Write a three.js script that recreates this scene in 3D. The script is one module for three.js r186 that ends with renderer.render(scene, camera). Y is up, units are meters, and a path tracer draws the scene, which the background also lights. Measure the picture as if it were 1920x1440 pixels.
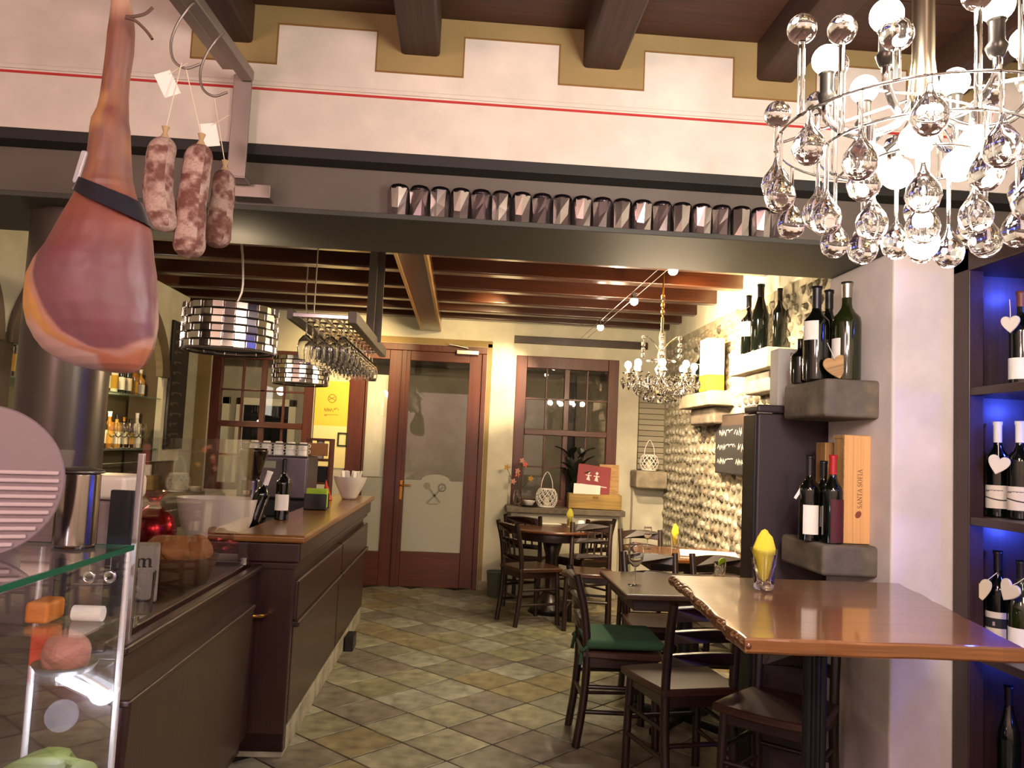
import * as THREE from 'three';
import { RoundedBoxGeometry } from 'three/addons/geometries/RoundedBoxGeometry.js';
import { mergeGeometries } from 'three/addons/utils/BufferGeometryUtils.js';
import { RectAreaLightUniformsLib } from 'three/addons/lights/RectAreaLightUniformsLib.js';

RectAreaLightUniformsLib.init();
// ---------------------------------------------------------------- camera, background, exposure, large lights
const scene = new THREE.Scene();
scene.background = new THREE.Color(0x0b0d12);
const camera = new THREE.PerspectiveCamera(2 * Math.atan(720 / 1517) * 180 / Math.PI, 4 / 3, 0.05, 60);
camera.position.set(0, 1.45, 0);
camera.rotation.set(0.0780, -0.0586, 0.0459, 'YXZ');
const renderer = new THREE.WebGLRenderer({ antialias: true });
renderer.toneMapping = THREE.LinearToneMapping;
renderer.toneMappingExposure = 1.1;
renderer.shadowMap.enabled = true;
const WARM = 0xffdfb4, WARM2 = 0xffd898, WHITE = 0xfff4ec, BLUE = 0x4358ff;
const I = { chand: 0.6, fill: 12, chand2: 1.5, spot: 14, led: 0.34, tube: 0.22, pend: 0.9, street: 7, back: 0.7 };

// ---------------------------------------------------------------- helpers
let seed = 7;
const rnd = () => { seed = (seed + 0x6d2b79f5) | 0; let t = Math.imul(seed ^ (seed >>> 15), 1 | seed); t = (t + Math.imul(t ^ (t >>> 7), 61 | t)) ^ t; return ((t ^ (t >>> 14)) >>> 0) / 4294967296; };
const rr = (a, b) => a + (b - a) * rnd();
const hash = (x, y) => { let h = Math.imul(x, 374761393) + Math.imul(y, 668265263); h = Math.imul(h ^ (h >>> 13), 1274126177); return ((h ^ (h >>> 16)) >>> 0) / 4294967296; };
function pn(x, y, px, py) { // periodic value noise
  const x0 = Math.floor(x), y0 = Math.floor(y); let fx = x - x0, fy = y - y0; fx = fx * fx * (3 - 2 * fx); fy = fy * fy * (3 - 2 * fy);
  const m = (a, b) => ((a % b) + b) % b, h = (i, j) => hash(m(x0 + i, px), m(y0 + j, py));
  return (h(0, 0) * (1 - fx) + h(1, 0) * fx) * (1 - fy) + (h(0, 1) * (1 - fx) + h(1, 1) * fx) * fy;
}
function tex(fn, w = 512, h = 512) {
  const d = new Uint8Array(w * h * 4);
  for (let y = 0; y < h; y++) for (let x = 0; x < w; x++) { const c = fn(x / w, y / h), i = (y * w + x) * 4; for (let k = 0; k < 3; k++) d[i + k] = Math.max(0, Math.min(255, (Array.isArray(c) ? c[k] : c) * 255)); d[i + 3] = 255; }
  const t = new THREE.DataTexture(d, w, h); t.wrapS = t.wrapT = THREE.RepeatWrapping; t.magFilter = THREE.LinearFilter; t.colorSpace = THREE.SRGBColorSpace; t.needsUpdate = true; return t;
}
const fbm = (u, v, fx, fy, n = 4) => { let s = 0, a = 0.5, t = 0; for (let i = 0; i < n; i++) { s += a * pn(u * fx, v * fy, fx, fy); t += a; a *= 0.55; fx *= 2; fy *= 2; } return s / t; };
const tWood = tex((u, v) => 0.62 + 0.38 * (0.55 * fbm(u, v, 3, 40, 3) + 0.45 * pn(u * 6, v * 160, 6, 160)));
const tPlaster = tex((u, v) => 0.86 + 0.14 * fbm(u, v, 6, 6, 5));
const tStone = tex((u, v) => 0.55 + 0.45 * fbm(u, v, 8, 8, 5));
const tSalami = tex((u, v) => { const n = fbm(u, v, 7, 7, 5), s0 = Math.min(1, Math.max(0, (n - 0.26) / 0.3)), s = s0 * (0.7 + 0.3 * pn(u * 60, v * 60, 60, 60)); return [0.5 + 0.34 * s, 0.34 + 0.43 * s, 0.31 + 0.43 * s]; });
const bump = (t) => { const b = t.clone(); b.colorSpace = THREE.NoColorSpace; b.needsUpdate = true; return b; };
const bPlaster = bump(tPlaster), bStone = bump(tStone), bWood = bump(tWood), bSalami = bump(tSalami);
const rep = (t, x, y) => { const c = t.clone(); c.repeat.set(x, y); c.needsUpdate = true; return c; };
const std = (o) => new THREE.MeshPhysicalMaterial(o);
const wood = (color, rough = 0.45, coat = 0, rx = 1.1, ry = 1.6) => std({ color, roughness: rough, map: rep(tWood, rx, ry), bumpMap: rep(bWood, rx, ry), bumpScale: 0.0006, clearcoat: coat, clearcoatRoughness: 0.2 });
const plaster = (color) => std({ color, roughness: 0.92, map: tPlaster, bumpMap: bPlaster, bumpScale: 0.003 });
const paint = (color, rough = 0.5, metal = 0) => std({ color, roughness: rough, metalness: metal });
const glow = (color, k) => std({ color: 0x000000, emissive: color, emissiveIntensity: k, roughness: 0.6 });
const M = {
  plaster: plaster(0xe6dccf), plasterLow: plaster(0xe4d8d4), plasterBack: plaster(0xdfdbc4), ochre: plaster(0x9f895a), ochreDark: paint(0x7d5a2a, 0.9), red: paint(0xb0302c, 0.85),
  steelGrey: paint(0x5e554c, 0.55), steelDark: paint(0x3a3b33, 0.6), steelShaded: paint(0x1b1a18, 0.6), beam: wood(0x4a3024, 0.6), plank: wood(0x53301f, 0.6), beamGloss: wood(0x44200f, 0.3, 0.45), plankDark: wood(0x24110b, 0.6),
  mahogany: wood(0x3c1d19, 0.38, 0.35), mahoganyTop: wood(0xa06a2c, 0.28, 0.5), redwood: wood(0x662810, 0.45, 0.08), chair: wood(0x2a140c, 0.38, 0.2), chairSeat: wood(0x4a2a1a, 0.36, 0.25),
  tableTop: std({ color: 0x8a5428, roughness: 0.3, map: rep(tWood, 1.1, 1.6), clearcoat: 0.8, clearcoatRoughness: 0.06 }), tableDark: wood(0x452a1a, 0.3, 0.5), bark: wood(0x6a3a1c, 0.28, 0.6), pine: wood(0xd9ab6c, 0.6), pineDark: wood(0xb98a4d, 0.65), cabinet: wood(0x3d2418, 0.42, 0.2),
  stone: std({ color: 0x8d8170, roughness: 0.85, map: rep(tStone, 1.5, 1.5), bumpMap: rep(bStone, 1.5, 1.5), bumpScale: 0.006 }), stoneLight: std({ color: 0xbcb096, roughness: 0.85, map: rep(tStone, 1.5, 1.5), bumpMap: rep(bStone, 1.5, 1.5), bumpScale: 0.006 }),
  iron: paint(0x1b1a1d, 0.42, 0.35), black: paint(0x17151a, 0.4), fridge: paint(0x3b3136, 0.45), chrome: std({ color: 0xdcdcdc, metalness: 1, roughness: 0.12 }), steel: std({ color: 0xb9b4ac, metalness: 1, roughness: 0.32 }), railSteel: std({ color: 0x9c938a, metalness: 0.8, roughness: 0.45 }),
  brass: std({ color: 0xc08a3c, metalness: 1, roughness: 0.25 }), white: paint(0xe9e6df, 0.4), paper: paint(0xefece4, 0.85), cream: paint(0xe4d9bf, 0.7),
  pane: std({ color: 0xffffff, transmission: 1, thickness: 0, roughness: 0.01, ior: 1.5 }), frost: std({ color: 0xb9b7a8, roughness: 0.7, transmission: 0.25, thickness: 0 }),
  glass: std({ color: 0xffffff, transmission: 1, thickness: 0.01, roughness: 0.0, ior: 1.5 }), crystal: std({ color: 0xffffff, transmission: 1, thickness: 0.02, roughness: 0.0, ior: 1.55 }),
  greenEdge: std({ color: 0x1c6b50, roughness: 0.15, transmission: 0.35, thickness: 0 }), bottle: std({ color: 0x060a07, roughness: 0.06, clearcoat: 0.5 }), bottleGreen: std({ color: 0x1c2209, roughness: 0.06, clearcoat: 0.5 }),
  bulb: glow(0xfff0d8, 40), bulb2: glow(0xfff2dd, 9), led: glow(0x3b55ff, 4), tube: glow(0xeef0ff, 10), napYellow: paint(0xd2be34, 0.9), napGreen: paint(0x9fc23a, 0.9), green: paint(0x28482c, 0.95), capRed: paint(0xa81d1d, 0.4), capDark: paint(0x141218, 0.35),  // the tube glow serves the reflected streak in the display case
  mortar: std({ color: 0xd2caae, roughness: 0.95, map: rep(tStone, 2, 2), bumpMap: rep(bStone, 2, 2), bumpScale: 0.01 }),
};
const noNan = (g) => g;
const box = (w, h, d, r = 0.004) => { const m = Math.min(w, h, d) * 0.45; return r > 0 ? new RoundedBoxGeometry(w, h, d, 1, Math.min(r, m)) : new THREE.BoxGeometry(w, h, d); };
const cyl = (r1, r2, h, s = 20, open = false) => new THREE.CylinderGeometry(r1, r2, h, s, 1, open);
const sph = (r, a = 18, b = 12) => new THREE.SphereGeometry(r, a, b);
const lathe = (p, s = 24) => new THREE.LatheGeometry(p.map(([x, y]) => new THREE.Vector2(Math.max(x, 0.00001), y)), s);
const tube = (pts, r, n = 16, k = 8, closed = false) => new THREE.TubeGeometry(new THREE.CatmullRomCurve3(pts.map((p) => new THREE.Vector3(...p)), closed), n, r, k, closed);
const bar = (a, b, r, k = 8) => tube([a, [(a[0] + b[0]) / 2, (a[1] + b[1]) / 2, (a[2] + b[2]) / 2], b], r, 2, k);
const put = (g, x = 0, y = 0, z = 0, ry = 0, rx = 0, rz = 0) => { const m = new THREE.Matrix4().makeRotationFromEuler(new THREE.Euler(rx, ry, rz, 'YXZ')); m.setPosition(x, y, z); g.applyMatrix4(m); return g; };
const span = (x0, x1, y0, y1, z0, z1, r = 0.004) => put(box(Math.abs(x1 - x0), Math.abs(y1 - y0), Math.abs(z1 - z0), r), (x0 + x1) / 2, (y0 + y1) / 2, (z0 + z1) / 2);
const merge = (list) => mergeGeometries(list.map((g) => { const n = g.index ? g.toNonIndexed() : g; for (const k of Object.keys(n.attributes)) if (!['position', 'normal', 'uv'].includes(k)) n.deleteAttribute(k); return n; }));
function muv(g, axis = null) { // uv in metres from position; axis = direction of the grain
  if (g.index) g = g.toNonIndexed();
  const p = g.attributes.position, n = g.attributes.normal, uv = new Float32Array(p.count * 2);
  for (let i = 0; i < p.count; i += 3) {
    let ax = 0, ay = 0, az = 0; for (let k = 0; k < 3; k++) { ax += n.getX(i + k); ay += n.getY(i + k); az += n.getZ(i + k); }
    ax = Math.abs(ax); ay = Math.abs(ay); az = Math.abs(az); const d = ax > ay && ax > az ? 0 : ay > az ? 1 : 2;
    for (let k = 0; k < 3; k++) {
      const q = [p.getX(i + k), p.getY(i + k), p.getZ(i + k)]; let u, v;
      const o = [0, 1, 2].filter((e) => e !== d); u = q[o[0]]; v = q[o[1]];
      if (axis === o[1]) [u, v] = [v, u]; if (axis === d) u += q[d];
      uv[(i + k) * 2] = u; uv[(i + k) * 2 + 1] = v + (d === 1 ? 0.37 : 0);
    }
  }
  g.setAttribute('uv', new THREE.BufferAttribute(uv, 2)); return g;
}
const used = {};
const numbered = (n) => { used[n] = (used[n] ?? -1) + 1; return used[n] ? n + '_' + String(used[n]).padStart(3, '0') : n; };
const shade = (o) => { o.castShadow = o.receiveShadow = true; return o; };
function thing(name, label, category, [x, y, z] = [0, 0, 0], ry = 0, group) {
  const o = new THREE.Group(); o.name = numbered(name); o.position.set(x, y, z); o.rotation.y = ry; o.userData = { label, category }; if (group) o.userData.group = group; scene.add(o); return o;
}
function part(parent, name, g, m, label) { const o = shade(new THREE.Mesh(g, m)); o.name = name; if (label) o.userData.label = label; parent.add(o); return o; }
function single(name, label, category, g, m, p = [0, 0, 0], ry = 0, group) {
  const o = shade(new THREE.Mesh(g, m)); o.name = numbered(name); o.position.set(...p); o.rotation.y = ry; o.userData = { label, category }; if (group) o.userData.group = group; scene.add(o); return o;
}
function setting(name, g, m) { const o = g ? shade(new THREE.Mesh(g, m)) : new THREE.Group(); o.name = name; o.userData = { kind: 'structure' }; scene.add(o); return o; }
function again(src, label, p, ry = 0) { const o = src.clone(); o.name = numbered(src.name.replace(/_\d{3}$/, '')); o.position.set(...p); o.rotation.y = ry; o.userData = { ...src.userData, label }; scene.add(o); return o; }
function lamp(p, color, cd, r = 1) { const l = new THREE.PointLight(color, cd, 0, 2); l.position.set(...p); l.castShadow = true; l.shadow.radius = r; l.name = 'lamp_light'; scene.add(l); return l; }
function spot(p, t, color, cd, angle = 0.5, pen = 0.6, r = 1.5) { const l = new THREE.SpotLight(color, cd, 0, angle, pen, 2); l.position.set(...p); l.target.position.set(...t); l.castShadow = true; l.shadow.radius = r; l.name = 'spot_light'; scene.add(l); scene.add(l.target); l.target.name = 'spot_aim'; return l; }
function canvasTex(w, h, draw) { const c = document.createElement('canvas'); c.width = w; c.height = h; draw(c.getContext('2d'), w, h); const t = new THREE.CanvasTexture(c); t.colorSpace = THREE.SRGBColorSpace; return t; }
const shapeOf = (pts) => new THREE.Shape(pts.map((p) => new THREE.Vector2(...p)));
const extrude = (s, depth, b = 0.004, curve = 8) => new THREE.ExtrudeGeometry(s, { depth, bevelEnabled: b > 0, bevelSize: b, bevelThickness: b, bevelSegments: 1, curveSegments: curve });
const scribble = (c, x, y, w, h) => { c.beginPath(); for (let i = 0; i <= w; i += h * 0.28) { const k = hash(Math.round(x + i * 7), Math.round(y)); c.lineTo(x + i + (k - 0.5) * h * 0.3, y + (i / (h * 0.28) % 2 ? -1 : 1) * h * (0.25 + 0.25 * k)); if (k > 0.86) c.moveTo(x + i + h * 0.35, y); } c.stroke(); };

// ================================================================ THE ROOM
const XL = -2.85, XR = 2.1, ZB = -8.3;
{ // floor: diagonal square stoneware tiles on a dark bed
  const f = setting('floor');
  part(f, 'bed', muv(span(XL - 0.3, 2.6, -0.3, -0.005, ZB - 0.3, 2.3, 0)), std({ color: 0x2a251f, roughness: 0.8, map: tStone }));
  const s = 0.301, geo = muv(put(box(s, 0.02, s, 0.003), 0, -0.01, 0, Math.PI / 4));
  const cols = [0xa89f78, 0xa39a76, 0x9c967c, 0xa89d7c, 0x978a76, 0xb0a888, 0xb4ae96, 0x948876, 0xa4936a];
  const mats = cols.map((c) => std({ color: c, roughness: 0.42, map: rep(tStone, 2.2, 2.2), bumpMap: rep(bStone, 2.2, 2.2), bumpScale: 0.0012, clearcoat: 0.12, clearcoatRoughness: 0.35 }));
  for (let i = -40; i < 40; i++) for (let j = -40; j < 40; j++) {
    const x = 0.223 + 0.2195 * (i + 0.5) + 0.2195 * (j + 0.5), z = -4.072 - 0.2195 * (i + 0.5) + 0.2195 * (j + 0.5);
    if (x < -0.9 || x > 2.15 || z < -8.3 || z > -2.75) continue;
    const o = part(f, 'tile', geo, mats[Math.floor(rnd() * mats.length)]); o.position.set(x, rr(-0.0006, 0.0006), z); o.rotation.y = Math.floor(rnd() * 4) * Math.PI / 2;
  }
  const mt = std({ color: 0x837a62, roughness: 0.45, map: tStone });
  part(f, 'front_paving', muv(span(XL, 2.4, -0.012, 0, -2.62, 2.2, 0)), mt);
}
// ceiling of the front room: boards on beams running away from the camera
const ceil = setting('ceiling');
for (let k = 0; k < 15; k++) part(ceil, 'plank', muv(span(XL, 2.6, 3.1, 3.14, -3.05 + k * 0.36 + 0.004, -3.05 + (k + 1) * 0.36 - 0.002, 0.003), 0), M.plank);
[-0.95, -0.235, 0.475, 1.17, 1.88].forEach((x) => part(ceil, 'beam', muv(span(x - 0.075, x + 0.075, 2.945, 3.11, -3.06, 2.2, 0.014), 2), M.beam));
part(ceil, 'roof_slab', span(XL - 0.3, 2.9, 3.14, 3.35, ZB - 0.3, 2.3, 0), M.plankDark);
// ceiling of the back room: beams across
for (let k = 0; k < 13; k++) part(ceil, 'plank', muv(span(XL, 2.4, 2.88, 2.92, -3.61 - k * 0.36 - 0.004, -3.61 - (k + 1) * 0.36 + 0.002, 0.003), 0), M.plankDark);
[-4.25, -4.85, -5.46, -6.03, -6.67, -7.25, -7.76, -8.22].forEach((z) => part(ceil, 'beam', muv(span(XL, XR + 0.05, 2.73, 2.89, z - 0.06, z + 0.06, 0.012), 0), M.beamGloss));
{ // long downstand beam between the two rooms
  const b = setting('beam_1');
  part(b, 'core', muv(span(-0.47, -0.27, 2.6, 2.73, -8.28, -3.62, 0.006), 2), M.beamGloss);
  for (const x of [-0.463, -0.277]) part(b, 'edge_strip', muv(span(x - 0.012, x + 0.012, 2.592, 2.64, -8.25, -3.65, 0.004), 2), wood(0xb98c46, 0.35, 0.4));
}
{ // wall over the opening, with the painted band, the ledge and the red line
  const w = setting('wall_front');
  part(w, 'plaster', muv(span(XL, 2.6, 2.555, 3.1, -3.61, -3.05, 0)), M.plaster);
  part(w, 'ledge', muv(span(XL, 2.6, 2.782, 2.8, -3.07, -3.043, 0.004)), M.plaster);
  part(w, 'red_line', span(XL, 2.6, 2.765, 2.774, -3.07, -3.047, 0), M.red);
  const band = (o) => { // stepped outline under boards and round the beam ends
    const xs = [-0.95, -0.235, 0.475, 1.17, 1.88], pts = [[-1.1 - o, 3.1]];
    for (const x of xs) pts.push(...(x < -0.9 ? [[-1.1 - o, 2.875 - o]] : [[x - 0.165 - o, 3.035 - o], [x - 0.165 - o, 2.875 - o]]), [x + 0.165 + o, 2.875 - o], [x + 0.165 + o, 3.035 - o]);
    pts.push([2.5, 3.035 - o], [2.5, 3.1]); return shapeOf(pts);
  };
  part(w, 'painted_border', put(extrude(band(0.006), 0.002, 0), 0, 0, -3.05), M.ochreDark);
  part(w, 'painted_band', muv(put(extrude(band(0), 0.004, 0), 0, 0, -3.05)), M.ochre);
}
{ // the steel girder
  const b = setting('beam_2');
  part(b, 'top_flange', span(XL, 2.6, 2.512, 2.556, -3.61, -3.05, 0.003), M.steelShaded);  // darker steel puts the shade under the wall into its colour
  part(b, 'web', span(XL, 2.6, 2.316, 2.512, -3.53, -3.14, 0.003), M.steelGrey);
  part(b, 'bottom_flange', span(XL, 2.6, 2.296, 2.317, -3.61, -3.05, 0.003), M.steelDark);
}
setting('column_1', muv(span(1.665, 2.5, 0, 2.296, -3.61, -3.05, 0.012)), M.plasterLow);
{ const c = setting('column_2'); part(c, 'shaft', put(cyl(0.165, 0.165, 2.296, 40), -1.6, 1.148, -3.33), std({ color: 0x4b423b, roughness: 0.3, metalness: 0.3 })); part(c, 'base_ring', put(cyl(0.19, 0.2, 0.06, 40), -1.6, 0.03, -3.33), M.steelDark); }
setting('wall_left', muv(span(XL - 0.3, XL, 0, 3.14, ZB - 0.3, 2.3, 0)), M.plasterBack);
setting('wall_right', muv(merge([span(XR + 0.04, 2.6, 0, 3.14, ZB - 0.3, -3.6, 0), span(2.3, 2.6, 0, 3.14, -3.06, 2.3, 0)])), M.plasterBack);
setting('wall_near', muv(span(XL - 0.3, 2.6, 0, 3.14, 2.2, 2.5, 0)), M.plaster);
{ // back wall with its openings
  const w = setting('wall_back');
  const H = 2.9, z0 = ZB - 0.3, z1 = ZB;
  const g = [span(XL, -2.55, 0, H, z0, z1, 0), span(-2.55, -1.52, 0, 0.9, z0, z1, 0), span(-2.55, -1.52, 2.32, H, z0, z1, 0), span(-1.52, -1.17, 0, H, z0, z1, 0), span(-1.17, 0.22, 2.46, H, z0, z1, 0), span(0.22, 0.49, 0, H, z0, z1, 0),
    span(0.49, 0.53, 0, H, z0, z1 - 0.08, 0), span(0.53, 1.61, 0, 0.86, z0, z1 - 0.08, 0), span(0.53, 1.61, 2.41, H, z0, z1 - 0.08, 0), span(1.61, XR + 0.1, 0, H, z0, z1 - 0.08, 0)];
  part(w, 'plaster', muv(merge(g)), M.plasterBack);
  part(w, 'lintel', muv(span(0.49, 1.9, 2.535, 2.61, z1 - 0.1, z1 - 0.03, 0.006), 0), M.cabinet);
  part(w, 'painted_stripe', muv(span(-2.69, -2.56, 0, 2.6, z1 - 0.01, z1 + 0.004, 0)), M.ochre);
  part(w, 'painted_stripe', muv(merge([span(0.225, 0.27, 0, 2.5, z1 - 0.01, z1 + 0.003, 0), span(-1.52, 0.27, 2.465, 2.53, z1 - 0.01, z1 + 0.003, 0)])), M.ochre);
  part(w, 'plinth', muv(span(0.23, 0.49, 0, 0.09, z1 - 0.01, z1 + 0.012, 0.003)), M.stoneLight);
  part(w, 'buttress', muv(span(1.78, XR + 0.05, 0, 1.1, z1 - 0.1, z1 + 0.02, 0.01)), M.plasterBack);
  part(w, 'brick_niche', muv(span(1.83, XR + 0.05, 1.28, 2.1, z1 - 0.1, z1 - 0.068, 0)), std({ color: 0x6d6144, roughness: 0.9, map: tStone }));
  for (let k = 0; k < 14; k++) part(w, 'brick', muv(span(1.835, XR + 0.04, 1.285 + k * 0.058, 1.285 + k * 0.058 + 0.053, z1 - 0.09, z1 - 0.055 + rr(-0.004, 0.004), 0.005)), std({ color: new THREE.Color().setHSL(0.12, 0.2, rr(0.24, 0.3)), roughness: 0.9 }));
}
// the double door
{
  const d = setting('door_1'), zf = ZB + 0.02, zb = ZB - 0.06, m = M.redwood;
  part(d, 'frame', muv(merge([span(-1.17, 0.22, 2.39, 2.46, zb, zf, 0.006), span(-1.17, -1.01, 0, 2.39, zb, zf, 0.006), span(0.17, 0.22, 0, 2.39, zb, zf, 0.006)]), 1), m);
  const leaf = (x0, x1, gx0, gx1, gy0, gy1, nm) => {
    const l = new THREE.Group(); l.name = nm; d.add(l); const a = zb + 0.015, b = zf - 0.012;
    part(l, 'stile', muv(merge([span(x0, gx0, 0.01, 2.39, a, b, 0.005), span(gx1, x1, 0.01, 2.39, a, b, 0.005)]), 1), m);
    part(l, 'rail', muv(merge([span(gx0, gx1, 0.01, gy0, a, b, 0.005), span(gx0, gx1, gy1, 2.39, a, b, 0.005)]), 0), m);
    part(l, 'pane', span(gx0, gx1, gy0, gy1, (a + b) / 2 - 0.004, (a + b) / 2 + 0.004, 0), M.pane); return l;
  };
  const L = leaf(-1.005, -0.625, -0.99, -0.775, 0.345, 2.29, 'side_leaf'), R = leaf(-0.62, 0.168, -0.563, 0.04, 0.355, 2.29, 'door_leaf');
  part(d, 'cover_strip', muv(span(-0.65, -0.6, 0.01, 2.39, zf - 0.014, zf + 0.012, 0.006), 1), m);
  part(L, 'frosted_film', span(-0.985, -0.78, 0.35, 1.08, ZB - 0.014, ZB - 0.011, 0), M.frost); part(L, 'curtain', span(-0.985, -0.78, 1.09, 2.13, ZB - 0.05, ZB - 0.04, 0), std({ color: 0xcfcfc0, roughness: 0.95 }));
  const s = new THREE.Shape(); s.moveTo(-0.56, 0.36); s.lineTo(0.037, 0.36); s.lineTo(0.037, 1.075); s.lineTo(-0.1, 1.075); s.bezierCurveTo(-0.1, 1.16, -0.39, 1.16, -0.39, 1.075); s.lineTo(-0.56, 1.075);
  part(R, 'frosted_film', put(extrude(s, 0.003, 0), 0, 0, ZB - 0.014), M.frost);
  const em = [put(box(0.02, 0.24, 0.003, 0), -0.245, 0.93, ZB - 0.008, 0, 0, -0.75), put(box(0.02, 0.22, 0.003, 0), -0.26, 0.94, ZB - 0.008, 0, 0, 0.7), put(new THREE.TorusGeometry(0.035, 0.009, 6, 16), -0.175, 1.01, ZB - 0.008), put(new THREE.CircleGeometry(0.035, 14), -0.33, 1.02, ZB - 0.009), put(box(0.1, 0.012, 0.003, 0), -0.26, 0.84, ZB - 0.008)];
  part(R, 'emblem', merge(em), paint(0x8a877a, 0.8));
  part(R, 'handle', merge([put(box(0.035, 0.2, 0.012, 0.004), -0.59, 0.97, ZB + 0.016), tube([[-0.59, 1.02, ZB + 0.02], [-0.59, 1.02, ZB + 0.07], [-0.56, 1.02, ZB + 0.075], [-0.49, 1.02, ZB + 0.075]], 0.009, 10)]), M.brass);
  part(d, 'door_closer', merge([span(-0.1, 0.13, 2.37, 2.42, zf, zf + 0.05, 0.008), bar([0.02, 2.44, zf + 0.03], [-0.18, 2.47, zf + 0.05], 0.008)]), M.steel);
}
function makeWindow(name, x0, x1, y0, y1, zc, fw, top, midY, cols, rows) {
  const w = setting(name), a = zc - 0.05, b = zc + 0.03, ix0 = x0 + fw, ix1 = x1 - fw, iy0 = y0 + 0.07, iy1 = y1 - top;
  part(w, 'frame', muv(merge([span(x0, ix0, y0, y1, a, b, 0.006), span(ix1, x1, y0, y1, a, b, 0.006), span(ix0, ix1, y0, iy0, a, b, 0.006), span(ix0, ix1, iy1, y1, a, b, 0.006)]), 1), M.redwood);
  part(w, 'crossbar', muv(span(ix0, ix1, midY - 0.03, midY + 0.03, a, b + 0.02, 0.006), 0), M.redwood);
  const cw = (ix1 - ix0) / cols;
  for (let k = 1; k < cols; k++) { const t = k === cols / 2 ? 0.025 : 0.008; part(w, 'muntin', muv(span(ix0 + k * cw - t, ix0 + k * cw + t, iy0, iy1, a + 0.01, b - 0.012, 0.002), 1), M.redwood); }
  const ys = [iy0, (iy0 + midY - 0.03) / 2, midY - 0.03, midY + 0.03, (iy1 + midY + 0.03) / 2, iy1];
  for (const y of [ys[1], ys[4]]) part(w, 'muntin', muv(span(ix0, ix1, y - 0.008, y + 0.008, a + 0.01, b - 0.012, 0.002), 0), M.redwood);
  for (let k = 0; k < cols; k++) for (const [p, q] of [[0, 1], [1, 2], [3, 4], [4, 5]]) part(w, 'pane', span(ix0 + k * cw + 0.004, ix0 + (k + 1) * cw - 0.004, ys[p] + 0.003, ys[q] - 0.003, zc - 0.014, zc - 0.006, 0), M.pane);
  return w;
}
makeWindow('window_1', 0.53, 1.61, 0.86, 2.41, ZB - 0.1, 0.11, 0.125, 1.62, 4);
makeWindow('window_2', -2.55, -1.52, 0.9, 2.32, ZB - 0.04, 0.1, 0.1, 1.56, 4);
{ // stone sill under the right window
  const s = setting('sill_1'); part(s, 'slab', muv(span(0.47, 1.66, 0.81, 0.868, ZB - 0.09, ZB + 0.27, 0.01)), M.stone); part(s, 'apron_wall', muv(span(0.53, 1.6, 0, 0.81, ZB - 0.09, ZB + 0.2, 0)), M.plasterBack);
}
// outside, across the street: a pale house with white window frames, lit by unseen lamps over the street
{
  const h = thing('house_facade', 'pale house across the dark street behind the windows, with white window frames', 'building', [0, 0, -12.6]);
  part(h, 'wall', muv(span(-7, 6, -0.3, 4.6, -0.3, 0, 0)), plaster(0xb0a898));
  part(h, 'eave', span(-7, 6, 2.62, 4.6, 0.02, 0.5, 0), M.plankDark);
  for (const [x0, x1, y0, y1] of [[-4.35, -3.55, 0.6, 2.02], [-3.45, -2.55, 0.6, 2.02], [-2.2, -1.5, 0.6, 2.02], [0.1, 0.9, 1.1, 2.4]]) {
    const g = part(h, 'window', merge([span(x0, x1, y1 - 0.11, y1, 0, 0.06), span(x0, x0 + 0.11, y0, y1, 0, 0.06), span(x1 - 0.11, x1, y0, y1, 0, 0.06), span(x0, x1, y0, y0 + 0.1, 0, 0.06)]), paint(0xe8e2cc, 0.7));
    part(g, 'pane', span(x0 + 0.1, x1 - 0.1, y0 + 0.1, y1 - 0.1, 0.005, 0.02, 0), paint(0x1a1a20, 0.15));
  }
  part(h, 'downpipe', span(1.55, 1.75, 0, 3.6, 0, 0.14, 0.04), M.black);
  const st = setting('street', muv(span(-7, 6, -0.35, -0.05, -12.6, ZB - 0.3, 0)), M.stone);
  const sl = thing('unseen_street_lamp', 'unseen lamp above the right window, lighting the house across the street', 'lamp', [1.2, 3.15, -9.4]);
  part(sl, 'bulb', sph(0.05), glow(0xffe6b8, 3)); part(sl, 'bracket', bar([0, 0.05, 0], [0, 0.1, 0.75], 0.012), M.black); lamp([1.2, 3.05, -9.4], 0xffe2b0, I.street * 0.5, 3);
  lamp([-2.6, 3.1, -10.2], 0xffe2b0, I.street, 3); const s2 = thing('unseen_street_lamp', 'unseen lamp over the street, lighting the house outside the left window', 'lamp', [-2.6, 3.2, -10.2]); part(s2, 'bulb', sph(0.05), glow(0xffe6b8, 3)); part(s2, 'bracket', bar([0, 0.05, 0], [0, 0.1, 1.6], 0.012), M.black);
}
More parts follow.
